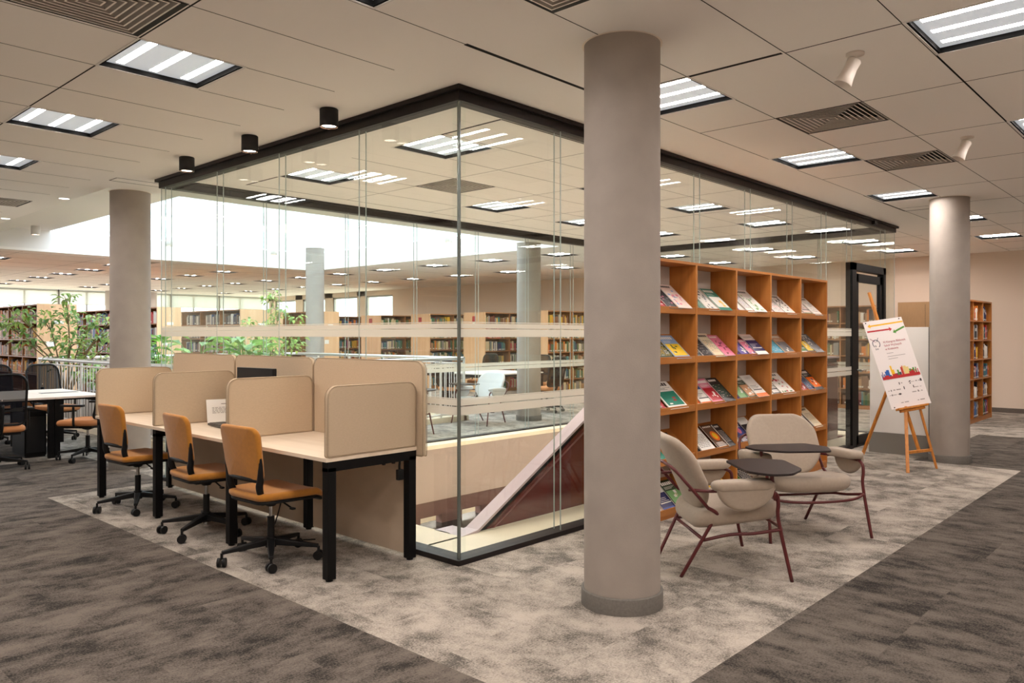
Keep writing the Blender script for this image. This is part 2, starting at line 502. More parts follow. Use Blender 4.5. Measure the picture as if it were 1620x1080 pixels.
for j in range(1, 6): seam(.75 + 1.29 * j, .33, .75 + 1.29 * j, 4.1)
for k in range(0, 8): seam(9.1, .13 + .628 * k, 14, .13 + .628 * k)
for j in range(0, 4): seam(9.1 + 1.275 * j, 0, 9.1 + 1.275 * j, 5.3)
for k in range(1, 14): seam(7.8, 5.3 + 1.57 * k, 14, 5.3 + 1.57 * k)
for k in range(0, 12): seam(-.4, 13.9 + 1.2 * k, 7.8, 13.9 + 1.2 * k)
for j in range(1, 9): seam(-.4 + 1.6 * j, 13.5, -.4 + 1.6 * j, 26.9)
seam(-.35, 4.75, 8.9, 4.75, .01); seam(-.35, 4.75, -.35, 4.95, .01); seam(-.35, 4.95, 8.9, 4.95, .01)
seam(4.1, 1.95, 4.75, 1.95, .02); seam(4.1, 1.88, 4.75, 1.88, .01)
obj('panel_joint', mb, DARKIN, ceil)

# skylight coffer
mb = MB()
CO1, CO2 = 3.30, 3.54
mb.box(SKX0 - .1, SKX0, SKY0, SKY1, CZ + .05, CO1 + .05)              # near upstands
mb.box(SKX0 - .1, .4, SKY0 - .1, SKY1, CO1, CO1 + .06)
mb.box(.4, .46, SKY0 - .1, SKY1, CO1, CO2 + .06)
mb.box(.46, 1.62, SKY0 - .1, SKY1, CO2, CO2 + .06)
mb.box(SKX0 - .1, SKX1 + .1, SKY1, SKY1 + .1, CZ + .05, CO2)
mb.box(SKX0 - .1, SKX1 + .1, SKY0 - .1, SKY0, CZ + .05, CO2)
mb.box(SKX1, SKX1 + .1, SKY0, SKY1, CZ + .05, CO2)
tag(obj('trim_1', mb, mat('coffer_white', (235, 232, 228), .9)), kind='structure')
mb = MB(); mb.box(1.6, SKX1 + .05, SKY0 - .05, SKY1 + .05, CO2 + .02, CO2 + .03)
sk = tag(obj('window_1', mb, glassy('skylight_glass', (.97, .99, 1.0), .04)), kind='structure')

# ------------------------------------------------------------------ walls
mb = MB(); mb.box(RX1, RX1 + .2, RY0, 18.3, -.1, CZ + .2)
for y in range(4): mb.box(RX1, RX1 + .2, 19.9 + y * 2.1, 20.4 + y * 2.1, .9, CZ + .2)
mb.box(RX1, RX1 + .2, 18.3, RY1, -.1, .9); mb.box(RX1, RX1 + .2, 18.3, RY1, 2.95, CZ + .2)
wr = tag(obj('wall_right', mb, WALLP), kind='structure')
mb = MB(); mb.box(RX0, RX1, RY1, RY1 + .2, -.1, .9)
tag(obj('wall_far', mb, WALLD), kind='structure')
mb = MB(); mb.box(RX0 - .2, RX0, RY0, RY1, -.1, CZ + .2)
tag(obj('wall_left', mb, WALLP), kind='structure')
mb = MB(); mb.box(RX0, RX1, RY0 - .2, RY0, -.1, CZ + .2)
tag(obj('wall_back', mb, WALLP), kind='structure')
mb = MB(); mb.box(RX1 - .015, RX1, RY0, 18.3, 0, .09); tag(obj('baseboard_right', mb, BASEB), kind='structure')
# wide pilasters of the far wall and its glazing
mb = MB()
for i in range(3): mb.cyl((7.75 + i * .62, 26.6, 0), (7.75 + i * .62, 26.6, CZ), .30, n=20)
tag(obj('wall_pilaster', mb, mat('pilaster_grey', (186, 180, 176), .8)), kind='structure')
n_w = 1
WFRAME = mat('window_frame_grey', (150, 152, 150), .5, metal=.3)
for i in range(11):
    x0 = RX0 + 2.0 * i; x1 = x0 + 2.0
    if not in_view((x0 + x1) / 2, 27, 2.5, 120): continue
    n_w += 1
    mb = MB(); mb.box(x0, x0 + .07, 27.02, 27.14, .9, CZ); mb.box(x0, x1, 27.02, 27.14, CZ - .06, CZ); mb.box(x0, x1, 27.02, 27.14, .9, .97)
    mb.box(x0 + .95, x0 + .99, 27.04, 27.12, .9, CZ)
    f = tag(obj('window_%d' % n_w, mb, WFRAME), kind='structure')
    mb = MB(); mb.box(x0 + .07, x1, 27.07, 27.08, .97, CZ - .06); obj('pane', mb, glassy('window_glass', (.92, .96, .95), .05) if 'window_glass' not in MATS else MATS['window_glass'], f)
    mb = MB(); mb.box(x0 + .05, x1, 27.0, 27.01, 2.62, CZ); mb.cyl((x0 + .05, 27.0, 2.61), (x1, 27.0, 2.61), .015, n=8)
    obj('roller_blind', mb, BLIND, f)
for i in range(5):
    y0 = (18.3, 20.4, 22.5, 24.6, 26.7)[i]; y1 = (19.9, 22.0, 24.1, 26.2, 27.)[i]
    n_w += 1
    mb = MB(); mb.box(14.15, 14.22, y0, y0 + .06, .9, 2.95); mb.box(14.15, 14.22, y1 - .06, y1, .9, 2.95); mb.box(14.15, 14.22, y0, y1, .9, .96); mb.box(14.15, 14.22, y0, y1, 2.89, 2.95)
    f = tag(obj('window_%d' % n_w, mb, WFRAME), kind='structure')
    mb = MB(); mb.box(14.18, 14.19, y0, y1, .95, 2.9); obj('pane', mb, MATS['window_glass'], f)
portal(-8, 14, 0, 2.1, 0, (0, 0, 0), 'far_window_daylight')
p = bpy.data.objects['far_window_daylight']; p.location = (7, 27.3, 2.0); p.rotation_euler = (-pi / 2, 0, 0); p.data.size = 14; p.data.size_y = 2.2

# ------------------------------------------------------------------ columns
COLR = .212
for i, (x, y, top, lab) in enumerate(((.12, -1.20, CZ, 'round concrete column standing beside the upholstered armchairs'),
                                 (6.86, -1.24, CZ, 'round concrete column standing behind the poster easel'),
                                 (.09, 5.53, CZ, 'round concrete column behind the last orange chair of the study desk'),
                                 (6.87, 5.45, CZ, 'round daylit column behind the glass beside the pale armchair'),
                                 (6.9, 12.2, CO2, 'round white column beside the leafy plants of the atrium'),
                                 (-6.63, -1.2, CZ, 'round concrete column to the side'))):
    if i == 5: continue
    mb = MB(); mb.cyl((0, 0, 0), (0, 0, top), COLR, n=64, caps=False)
    o = tag(obj('column', mb, CONC, None, (x, y, 0)), lab, 'column', kind='structure')
    mb = MB(); mb.lathe([(COLR + .001, .09), (COLR + .014, .09), (COLR + .016, .085), (COLR + .016, 0)], 64)
    obj('base_ring', mb, mat('base_ring_grey', (112, 108, 102), .85, var=.12, vscale=80), o)
    mb = MB(); mb.lathe([(COLR, top - .002), (COLR + .012, top - .002), (COLR + .012, top - .0005)], 64)
    obj('ceiling_ring', mb, mat('ring_white', (238, 226, 212), .7), o)

# ------------------------------------------------------------------ glass partition round the stair well
BX1, BY1, GT = 8.95, 4.5, .062
stripes = [(1.583, 1.589), (1.545, 1.578), (1.487, 1.541), (1.080, 1.086), (1.037, 1.078), (.974, 1.030)]
GZ0, GZ1 = .035, 3.035


def pane(axis, fixed, a, b, inward, z0=GZ0, z1=GZ1, film=True, name=None):
    """one double-skin pane; inward = +1/-1 side of the inner skin"""
    global n_w
    n_w += 1
    lo, hi = (fixed, fixed + GT * inward)
    def bx(m, p, q, u0, u1, za, zb):
        if axis == 'x': m.box(p, q, min(u0, u1), max(u0, u1), za, zb)
        else: m.box(min(u0, u1), max(u0, u1), p, q, za, zb)
    m = MB()
    for u in (lo, hi):
        if axis == 'x': m.quad((a, u, z0), (b, u, z0), (b, u, z1), (a, u, z1))
        else: m.quad((u, a, z0), (u, b, z0), (u, b, z1), (u, a, z1))
    f = tag(obj(name or 'window_%d' % n_w, m, GLASS), kind='structure')
    m = MB()
    for u in (lo, hi):
        if abs(a) < .01 and u == hi: continue
        if a == 0 and fixed == 0: continue
        bx(m, a - .0035, a + .0035, u - .003, u + .003, z0, z1)
    obj('glass_seal', m, SEAL, f)
    if film:
        m = MB()
        e = -.0015 * inward
        for za, zb in stripes: bx(m, a + .004, b - .004, lo + e, lo + e * 1.7, za, zb)
        obj('frosted_stripe', m, FILM, f)
    return f


fx = [0, 1.05, 2.1, 3.14, 4.2, 5.26, 6.28, 7.16]
for a, b in zip(fx, fx[1:]): pane('x', 0, a, b, 1)
pane('x', 0, 7.16, 8.52, 1, 2.47, GZ1, False); pane('x', 0, 8.52, BX1, 1)
ly = [0, 1.08, 2.2, 3.29, 4.4]
for a, b in zip(ly, ly[1:] ): pane('y', 0, a, b, 1)
pane('y', 0, 4.4, BY1, 1)
bxs = [0, 1.17, 2.3, 3.42, 4.6, 5.71, 6.85, 7.9, BX1]
for a, b in zip(bxs, bxs[1:]): pane('x', BY1, a, b, -1)
ry = [0, 1.12, 2.25, 3.37, BY1]
for a, b in zip(ry, ry[1:]): pane('y', BX1, a, b, -1)
mb = MB(); mb.cyl((.006, .006, GZ0), (.006, .006, GZ1), .012, n=12); mb.box(-.004, .012, -.004, .012, GZ0 - .01, GZ0 + .02)
tag(obj('trim_2', mb, mat('corner_profile', (120, 128, 124), .25, metal=.6)), kind='structure')
# tracks
mb = MB()
for (x0, x1, y0, y1) in ((-.02, BX1 + .02, -.02, .085), (-.02, BX1 + .02, BY1 - .085, BY1 + .02), (-.02, .085, .085, BY1 - .085), (BX1 - .085, BX1 + .02, .085, BY1 - .085)):
    mb.box(x0, x1, y0, y1, GZ1 - .004, CZ - .03)
for (x0, x1, y0, y1) in ((-.05, BX1 + .05, -.05, .105), (-.05, BX1 + .05, BY1 - .105, BY1 + .05), (-.05, .105, .105, BY1 - .105), (BX1 - .105, BX1 + .05, .105, BY1 - .105)):
    mb.box(x0, x1, y0, y1, CZ - .03, CZ - .0005)
tag(obj('trim_3', mb, TRACK), kind='structure')
mb = MB()
for (x0, x1, y0, y1) in ((-.03, 7.16, -.03, .1), (8.52, BX1 + .03, -.03, .1), (-.03, BX1 + .03, BY1 - .1, BY1 + .03), (-.03, .1, .1, BY1 - .1), (BX1 - .1, BX1 + .03, .1, BY1 - .1)):
    mb.box(x0, x1, y0, y1, 0, .035)
tag(obj('trim_4', mb, TRACK), kind='structure')
mb = MB(); mb.box(7.9, 8.03, -.06, 0, CZ - .075, CZ - .03); tag(obj('trim_5', mb, TRACK), kind='structure')

# stone kerb and stair well
mb = MB()
for (x0, x1, y0, y1) in ((.1, BX1 - .1, .1, WY0), (.1, WX0, WY0, WY1), (.1, BX1 - .1, WY1, BY1 - .1), (WX1, BX1 - .1, WY0, WY1)):
    mb.box(x0 - (.025 if x0 > 8 else 0), x1 + (.025 if x1 < 1 else 0), y0 - (.025 if y0 > 4 else 0), y1 + (.025 if y1 < 1 else 0), -.035 if y0 > 4 else .001, .02)
tag(obj('trim_6', mb, STONE), kind='structure')
mb = MB(); 
mb.box(WX0 - .02, WX1 + .02, WY1 - .02, WY1 + .1, -.73, -.035)
mb.box(WX0 - .02, WX0, WY0, WY1, -.73, -.001); mb.box(WX1, WX1 + .02, WY0, WY1, -.73, -.001); mb.box(WX0, WX1, WY0 - .02, WY0, -.73, -.001)
tag(obj('wall_stairwell', mb, mat('well_wall', (158, 142, 134), .85)), kind='structure')
mb = MB(); mb.box(WX0, WX1, WY1 + .01, WY1 + .14, -.94, -.73)
for i in range(11): mb.box(WX0 + .2 + i * .76, WX0 + .58 + i * .76, WY1 + .02, WY1 + .14, -1.06, -.94)
tag(obj('trim_7', mb, MAROON), kind='structure')
mb = MB(); mb.box(WX0, WX1, WY1 - .40, WY1 + .2, -1.12, -1.06); tag(obj('trim_8', mb, mat('ledge_black', (34, 34, 34), .25)), kind='structure')
LZ = -3.6
mb = MB(); mb.box(-3, 12, -3, 17, LZ - .1, LZ)
tag(obj('floor_below', mb, mat('lower_floor', (238, 226, 206), .8)), kind='structure')
mb = MB(); mb.box(-3.1, -3, -3, 17, LZ, -.25); mb.box(12, 12.1, -3, 17, LZ, -.25); mb.box(-3, 12, -3.1, -3, LZ, -.25); mb.box(-3, 12, 17, 17.1, LZ, -.25)
tag(obj('wall_below', mb, mat('lower_wall', (238, 228, 210), .8)), kind='structure')
mb = MB()
for x in (-2.2, -1.0, 8.9, 10.1):
    for y in (-1, .6, 2.2, 3.8, 5.4): mb.box(x, x + .9, y, y + .9, -.29, -.26)
for y in (-1.6, 4.9):
    for x in (.6, 2.0, 3.4, 4.8, 6.2, 7.6): mb.box(x, x + .9, y, y + .9, -.29, -.26)
for x in (1, 3, 5):
    for y in (13.3, 14.8): mb.box(x, x + .9, y, y + .9, -.29, -.26)
obj('added_uplight', mb, emit('added_uplight_glow', (1., .93, .87), LOWER), bpy.data.objects['floor_below'])  # glowing panels added out of view so that light bounces up to the ceiling
# staircase with burgundy balustrade
st = tag(empty('staircase', (2.75, 1.2, 0)), 'burgundy sided staircase with pale sloping handrail cap inside the glass enclosure', 'staircase')


def sub(o, x=2.75, y=1.2): o.location = (-x, -y, 0); return o


def zc(x): return .04 + .551 * (x - .62)


XL = 2.72; ZL = zc(XL)


def band(mb, y0, y1, top, bot, x_end=7.95):
    """profile following the slope: offsets below the cap line"""
    pr = [(.45, .02), (.62, .04), (XL, ZL), (x_end, ZL)]
    for (xa, za), (xb, zb) in zip(pr, pr[1:]):
        b0 = bot if isinstance(bot, (int, float)) else bot(xa); b1 = bot if isinstance(bot, (int, float)) else bot(xb)
        V = [(x, y, z) for y in (y0, y1) for x, z in ((xa, za - top), (xb, zb - top), (xb, zb - b1), (xa, za - b0))]
        mb.add(V, [(0, 3, 2, 1), (4, 5, 6, 7), (0, 1, 5, 4), (2, 3, 7, 6), (0, 4, 7, 3), (1, 2, 6, 5)])


mb = MB(); band(mb, .445, .575, 0, .022); mb.box(.45, .64, .575, .75, 0, .02); sub(obj('handrail_cap', mb, MAUVE, st))
mb = MB(); band(mb, .48, .56, .022, .085); sub(obj('shadow_gap', mb, BLACK, st))
mb = MB(); band(mb, .465, .57, .085, lambda x: .5 if x < 2 else ZL + .2); sub(obj('balustrade', mb, BURGWALL, st))
mb = MB(); band(mb, .455, .475, .115, .127); sub(obj('trim_line', mb, mat('burg_line', (128, 74, 72), .3), st))
mb = MB()
mb.box(3.4, WX1, .58, 2.08, -.2, -.003)
sub(obj('landing', mb, mat('stair_tread', (110, 60, 58), .6), st))

# door of the partition
dr = tag(empty('door_1', (7.16, 0, 0)), kind='structure')
mb = MB()
mb.box(0, .15, -.015, .075, 0, 2.47); mb.box(1.26, 1.36, -.015, .075, 0, 2.47); mb.box(0, 1.36, -.015, .075, 2.37, 2.47); mb.box(.15, 1.26, -.02, .1, 0, .02)
obj('door_frame', mb, BLACK, dr)
mb = MB(); mb.box(.17, .27, 0, .05, .03, 2.33); mb.box(1.15, 1.25, 0, .05, .03, 2.33); mb.box(.17, 1.25, 0, .05, 2.22, 2.33); mb.box(.17, 1.25, 0, .05, .03, .14)
lf = obj('door_leaf', mb, BLACK, dr)
mb = MB(); mb.quad((.27, .02, .14), (1.15, .02, .14), (1.15, .02, 2.22), (.27, .02, 2.22)); obj('pane', mb, DOORGLASS, dr)
mb = MB(); mb.tube([(.24, -.05, 1.02), (.24, -.05, 1.03), (.38, -.05, 1.03)], .009, smooth=1); mb.cyl((.24, -.055, 1.03), (.24, .0, 1.03), .012); obj('door_handle', mb, STEEL, dr)

# ------------------------------------------------------------------ ceiling fixtures
ORD = ['first', 'second', 'third', 'fourth', 'fifth', 'sixth', 'seventh', 'eighth', 'ninth', 'tenth', 'eleventh', 'twelfth', 'thirteenth', 'fourteenth', 'fifteenth', 'sixteenth', 'seventeenth', 'eighteenth', 'nineteenth', 'twentieth', 'twenty-first', 'twenty-second', 'twenty-third', 'twenty-fourth']
HALF = .615; HGT = .61


def make_light():
    t = empty('ceiling_light')
    m = MB(); W = HALF; D = .045
    for (x0, x1, y0, y1) in ((-.008, .012, -.008, HGT + .008), (W - .012, W + .008, -.008, HGT + .008), (.012, W - .012, -.008, .012), (.012, W - .012, HGT - .012, HGT + .008)):
        m.box(x0, x1, y0, y1, 0, D)
    obj('housing', m, mat('lamp_housing_black', (5, 5, 5), .9, spec=.1), t)
    m = MB()
    for (x0, x1, y0, y1) in ((-.014, 0, -.014, HGT + .014), (W, W + .014, -.014, HGT + .014), (0, W, -.014, 0), (0, W, HGT, HGT + .014)):
        m.box(x0, x1, y0, y1, -.003, .002)
    obj('frame', m, FRAMEL, t)
    m = MB(); m.box(.012, W - .012, .012, HGT - .012, .028, .04); obj('diffuser', m, DIFFUSER, t)
    for i in range(3):
        xc = .11 + i * .1975
        m = MB(); m.quad((xc - .023, .045, .0276), (xc - .023, HGT - .045, .0276), (xc + .023, HGT - .045, .0276), (xc + .023, .045, .0276)); obj('lamp_strip', m, LAMP, t)
    return t


proto = make_light(); index_kids(proto)
zone_txt = {'left': 'above the left aisle', 'right': 'above the right aisle', 'well': 'above the glass stair enclosure', 'east': 'beyond the enclosure end',
            'north east': 'above the reading area behind the glass', 'north': 'above the far book stacks'}
used = False
zs = {}
for (x, y, zn) in lights: zs.setdefault(zn, []).append((x, y))
for zn, pts in zs.items():
    xs_ = sorted(set(round(p[0], 2) for p in pts))
    for x, y in pts:
        col = xs_.index(round(x, 2)); row = sorted(q[1] for q in pts if abs(q[0] - x) < .1).index(y)
        near = hypot(x - CAMX, y - CAMY)
        if not in_view(x + .3, y + .3, CZ, 250) and near > 5.5: continue
        o = proto if not used else copy_tree(proto); used = True
        o.location = (x, y, CZ)
        tag(o, 'recessed three-strip light %s, %s in column %s' % (zone_txt[zn], ORD[row], ORD[col]), 'ceiling light', 'recessed square three-strip ceiling lights')


def make_vent():
    t = empty('ceiling_vent'); W = .605
    m = MB()
    for (x0, x1, y0, y1) in ((-.008, .014, -.008, W + .008), (W - .014, W + .02, -.008, W + .008), (.014, W - .014, -.008, .014), (.014, W - .014, W - .014, W + .008)):
        m.box(x0, x1, y0, y1, 0, .05)
    m.box(0, W, 0, W, .05, .06); obj('housing', m, BLACK, t)
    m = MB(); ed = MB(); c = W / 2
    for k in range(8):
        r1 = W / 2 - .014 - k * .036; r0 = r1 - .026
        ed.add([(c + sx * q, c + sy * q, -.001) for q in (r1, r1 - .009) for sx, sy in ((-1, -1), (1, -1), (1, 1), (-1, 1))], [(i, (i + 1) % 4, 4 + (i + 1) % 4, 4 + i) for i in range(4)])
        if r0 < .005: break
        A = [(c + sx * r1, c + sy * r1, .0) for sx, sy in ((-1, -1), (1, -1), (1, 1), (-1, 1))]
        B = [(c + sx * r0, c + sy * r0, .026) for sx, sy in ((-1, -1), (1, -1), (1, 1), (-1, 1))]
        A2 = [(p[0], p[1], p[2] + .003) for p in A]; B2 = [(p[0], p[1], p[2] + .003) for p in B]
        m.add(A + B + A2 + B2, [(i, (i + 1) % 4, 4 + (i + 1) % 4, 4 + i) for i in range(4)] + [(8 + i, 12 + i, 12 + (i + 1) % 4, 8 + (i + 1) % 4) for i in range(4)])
    obj('louvre', m, VENTM, t); obj('blade_highlight', ed, mat('vent_edge_highlight', (246, 240, 232), .5), t)  # whiter lips on greyer faces paint the light and shade lines of the slats
    return t


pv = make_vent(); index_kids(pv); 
vlab = ['square louvred ceiling vent beside the first left light, cut by the top edge', 'square louvred ceiling vent at the far end of the left aisle', 'square louvred ceiling vent above the study desk end',
        'square louvred ceiling vent next to the large white spotlight', 'square louvred ceiling vent next to the small white spotlight', 'square louvred ceiling vent inside the glass enclosure', 'square louvred ceiling vent beyond the skylight']
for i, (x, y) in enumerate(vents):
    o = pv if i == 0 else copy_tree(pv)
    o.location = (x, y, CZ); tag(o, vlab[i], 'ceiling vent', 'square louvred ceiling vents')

# black surface downlights along the glass
def make_down(m0, mglow, h=.125, r=.066):
    t = empty('ceiling_downlight')
    m = MB(); m.lathe([(0, 0), (r - .004, 0), (r, -.004), (r, -h), (r - .004, -h - .003), (r - .009, -h), (r - .012, -h + .03), (.0, -h + .03)], 32); obj('housing', m, m0, t)
    m = MB(); m.lathe([(0, -h + .008), (r - .012, -h + .008)], 24); obj('lamp', m, mglow, t)
    m = MB(); m.lathe([(r - .003, -h - .0032), (r - .0065, -h - .0045), (r - .010, -h - .001)], 32); obj('trim_ring', m, mat('ring_bronze', (190, 150, 130), .25, metal=.8), t)
    return t


pd = make_down(mat('matt_black', (24, 24, 24), .7), SPOT); index_kids(pd)
for i, (y, l) in enumerate(((1.06, 'nearest to the corner post'), (2.18, 'between the other two'), (3.31, 'farthest along the desk'))):
    o = pd if i == 0 else copy_tree(pd); o.location = (-.28, y, CZ)
    tag(o, 'black cylinder downlight above the study desk, ' + l, 'downlight', 'black cylinder downlights')
pw = make_down(mat('matt_white', (225, 220, 214), .6), SPOT, .16, .075); index_kids(pw)
for i, (x, y, z, l) in enumerate(((1.2, 12.75, CO2, 'at the left end of the skylight'), (3.7, 12.75, CO2, 'behind the left end of the glass'), (6.15, 12.75, CO2, 'beside the white column'), (7.25, 7.95, CO2, 'near the corner post'))):
    o = pw if i == 0 else copy_tree(pw); o.location = (x, y, z)
    tag(o, 'small white cylinder downlight under the skylight, ' + l, 'downlight', 'white cylinder downlights under the skylight')
for i, (x, y) in enumerate(((-.29, 6.5), (-.29, 8.85))):
    t = empty('recessed_spotlight', (x, y, CZ)); m = MB(); m.lathe([(.075, -.001), (.072, -.004), (.06, -.004), (.055, -.001)], 24); obj('bezel', m, FRAMEL, t)
    m = MB(); m.lathe([(0, -.002), (.055, -.002)], 24); obj('lamp', m, emit('small_glow', (1, .93, .85), 4), t)
    tag(t, 'small round recessed light in the white edge by the skylight, ' + ('nearer the column' if i == 0 else 'at the frame edge'), 'recessed light')


def make_spot():
    t = empty('track_spotlight')
    m = MB(); m.lathe([(0, 0), (.05, 0), (.05, -.012), (.012, -.016), (.010, -.05), (0, -.05)], 20); obj('mount', m, mat('spot_white', (232, 222, 212), .5), t)
    m = MB(); m.lathe([(0, .0), (.032, 0), (.040, -.01), (.036, -.055), (.042, -.11), (.052, -.155), (.049, -.157), (.038, -.13), (0, -.13)], 28)
    h = obj('head', m, MATS['spot_white'], t); h.location = (0, 0, -.035); h.rotation_euler = (radians(22), radians(14), 0)
    m = MB(); m.lathe([(0, -.129), (.034, -.129)], 20); l = obj('lens', m, mat('spot_lens', (200, 195, 188), .2), h)
    return t


ps = make_spot(); index_kids(ps); ps.location = (1.13, -2.12, CZ); tag(ps, 'larger white ceiling spotlight right of the big column', 'spotlight', 'white ceiling spotlights')
o = copy_tree(ps); o.location = (3.72, -2.12, CZ); tag(o, 'smaller white ceiling spotlight next to the second vent', 'spotlight', 'white ceiling spotlights')

# ------------------------------------------------------------------ study desk with felt screens
dk = tag(empty('study_desk', (-.45, 2.15, 0)), 'pale oak study desk for three with beige felt screens along the glass', 'desk')
DX0, DX1 = -.815, -.10
DY = [.30, 1.545, 2.775, 4.02]; TOPZ = .755


def sd(o): o.location = (.45, -2.15, 0); return o


for a, b in zip(DY, DY[1:]):
    m = MB(); m.box(DX0, DX1, a + .002, b - .002, TOPZ - .025, TOPZ); sd(obj('tabletop', m, OAKTOP, dk, bevel=.002))
for i, y in enumerate(DY):
    yy = min(max(y, DY[0] + .035), DY[3] - .035)
    for x in (DX0 + .045, DX1 - .035):
        m = MB(); m.box(x - .03, x + .03, yy - .03, yy + .03, .012, TOPZ - .06); m.cyl((x, yy, 0), (x, yy, .014), .022); sd(obj('leg', m, BLACK, dk, bevel=.003))
    m = MB(); m.box(DX0 + .015, DX1 - .005, yy - .03, yy + .03, TOPZ - .085, TOPZ - .025); sd(obj('cross_beam', m, BLACK, dk))
m = MB(); m.box(DX1 - .10, DX1 - .06, DY[0] + .05, DY[3] - .05, TOPZ - .08, TOPZ - .03); sd(obj('long_beam', m, BLACK, dk))
for a, b in zip(DY, DY[1:]):
    m = MB(); m.box(-.135, -.115, a + .06, b - .06, .03, TOPZ - .03); sd(obj('modesty_panel', m, BEIGED, dk))
for y in DY:
    m = MB(); w_ = .70; h_ = .435
    m.pad(rrect(w_, h_, (.07, .07, .012, .012), 5), .034, .013, lambda a, b, h, y=y: (-.455 + a, y + .0 + h + (.018 if y < 1 else 0), TOPZ + h_ / 2 + .001 + b), 0, 2, 4)
    s_ = sd(obj('side_screen', m, BEIGE, dk))
    ol = rrect(w_ - .004, h_ - .004, (.07, .07, .012, .012), 5)
    for sgn in (-1, 1):
        m = MB(); m.tube([(-.455 + a, y + (.018 if y < 1 else 0) + sgn * .0165, TOPZ + h_ / 2 + b) for a, b in ol], .0028, 5, closed=True, smooth=1)
        obj('piping', m, PIPING, s_)
for a, b in zip(DY, DY[1:]):
    w_ = b - a - .012; h_ = .635; yc = (a + b) / 2
    if a < 1: w_ += .06; yc -= .03
    m = MB(); ol = rrect(w_, h_, (.07, .07, .012, .012), 5)
    m.pad(ol, .036, .013, lambda p, q, h: (-.078 + h, yc + p, .69 + h_ / 2 + q), 0, 2, 4)
    s_ = sd(obj('back_screen', m, BEIGE, dk))
    for sgn in (-1, 1):
        m = MB(); m.tube([(-.078 + sgn * .0175, yc + p * .998, .69 + h_ / 2 + q * .998) for p, q in ol], .0028, 5, closed=True, smooth=1)
        obj('piping', m, PIPING, s_)
m = MB(); m.tube([(-.22, .335, .67), (-.22, .34, .63), (-.215, .345, .61)], .008, smooth=2); m.box(-.235, -.19, .33, .36, .54, .61); m.box(-.36, -.34, .33, .35, .655, .67); m.box(-.28, -.26, .33, .35, .655, .67)
sd(obj('power_adapter', m, BLACKP, dk, bevel=.004))
m = MB(); m.cyl((-.17, .75, TOPZ), (-.17, .75, TOPZ + .002), .035, n=24); sd(obj('cable_port', m, BLACKP, dk))
m = MB(); m.tube([(-.15, 1.9, .2), (-.3, 1.75, .05), (-.42, 1.62, .02), (-.5, 1.4, .012), (-.3, 1.2, .012)], .005, 6, smooth=5)
sd(obj('power_cord', m, BLACKP, dk))

# monitor, keyboard and paper notice
t = tag(empty('monitor', (-.30, 1.99, TOPZ)), 'black flat monitor on the study desk, its top edge above the felt screens', 'monitor')
m = MB(); m.box(-.10, .10, -.13, .13, .001, .012); obj('base', m, BLACKP, t, bevel=.004)
m = MB(); m.box(.0, .03, -.03, .03, .012, .28); obj('stand', m, BLACKP, t, bevel=.003)
m = MB(); m.box(-.045, -.012, -.25, .25, .15, .485); obj('housing', m, BLACKP, t, bevel=.004)
m = MB(); m.box(-.0465, -.045, -.24, .24, .165, .475); obj('screen', m, mat('screen_off', (12, 12, 14), .4), t)
t.rotation_euler = (0, 0, radians(4))
t = tag(empty('keyboard', (-.43, 2.30, TOPZ)), 'dark grey keyboard lying on the study desk beside the middle chair', 'keyboard')
m = MB(); m.box(-.075, .075, -.2, .2, .002, .02); obj('body', m, mat('keyboard_grey', (62, 60, 58), .5), t, bevel=.004)
m = MB()
for r in range(5):
    for c in range(15): m.box(-.062 + r * .025, -.041 + r * .025, -.19 + c * .0255, -.169 + c * .0255, .02, .024)
obj('key', m, mat('key_grey', (84, 82, 78), .5), t)
t.rotation_euler = (0, 0, radians(-8))
t = tag(empty('notice_sheet', (-.26, 2.62, TOPZ + .001)), 'white paper notice with small dark print leaning in the desk corner', 'notice')
m = MB(); m.box(-.15, .15, -.002, .0, 0, .2); obj('sheet', m, PAPER, t)
INK = mat('ink_grey', (120, 110, 104), .9)
m = MB(); m.box(-.03, .05, -.003, -.002, .158, .163)
random.seed(3)
for r in range(5):
    x = -.105
    while x < .11:
        l = random.uniform(.012, .035); m.box(x, min(x + l, .12), -.003, -.002, .128 - r * .0115, .1315 - r * .0115); x += l + .006
obj('print', m, INK, t)
t.rotation_euler = (radians(-14), 0, radians(-14))


# ------------------------------------------------------------------ orange task chairs
def base5(t, m_arm, cz, rad=.31, rot=0., two=True):
    """five-star base with twin-wheel castors"""
    for k in range(5):
        a = rot + k * 2 * pi / 5; c, s = cos(a), sin(a)
        m = MB(); M = Matrix.Rotation(a, 4, 'Z')
        V = [(.03, -.026, .10), (.03, .026, .10), (.03, .026, .145), (.03, -.026, .145), (rad, -.014, .082), (rad, .014, .082), (rad, .014, .104), (rad, -.014, .104)]
        m.add([tuple(M @ Vector(v)) for v in V], [(0, 3, 2, 1), (4, 5, 6, 7), (0, 1, 5, 4), (2, 3, 7, 6), (0, 4, 7, 3), (1, 2, 6, 5)])
        arm = obj('base_leg', m, m_arm, t, bevel=.005)
        m = MB(); th = a + 1.1 * (k % 3) + .4; dx, dy = cos(th), sin(th)
        px, py = rad * c, rad * s
        m.cyl((px, py, .05), (px, py, .09), .009)
        for sgn in (-1, 1):
            m.cyl((px + dx * .008 * sgn, py + dy * .008 * sgn, .031), (px + dx * .026 * sgn, py + dy * .026 * sgn, .031), .030, n=20)
        obj('caster', m, BLACKP, arm)
    m = MB(); m.cyl((0, 0, .085), (0, 0, .155), .036, .032, n=20); obj('hub', m, m_arm, t)
    m = MB(); m.cyl((0, 0, .15), (0, 0, .29), .024, n=18); obj('column_sleeve', m, BLACKP, t)
    m = MB(); m.cyl((0, 0, .06), (0, 0, cz), .0135, n=16); obj('gas_column', m, CHROME, t)


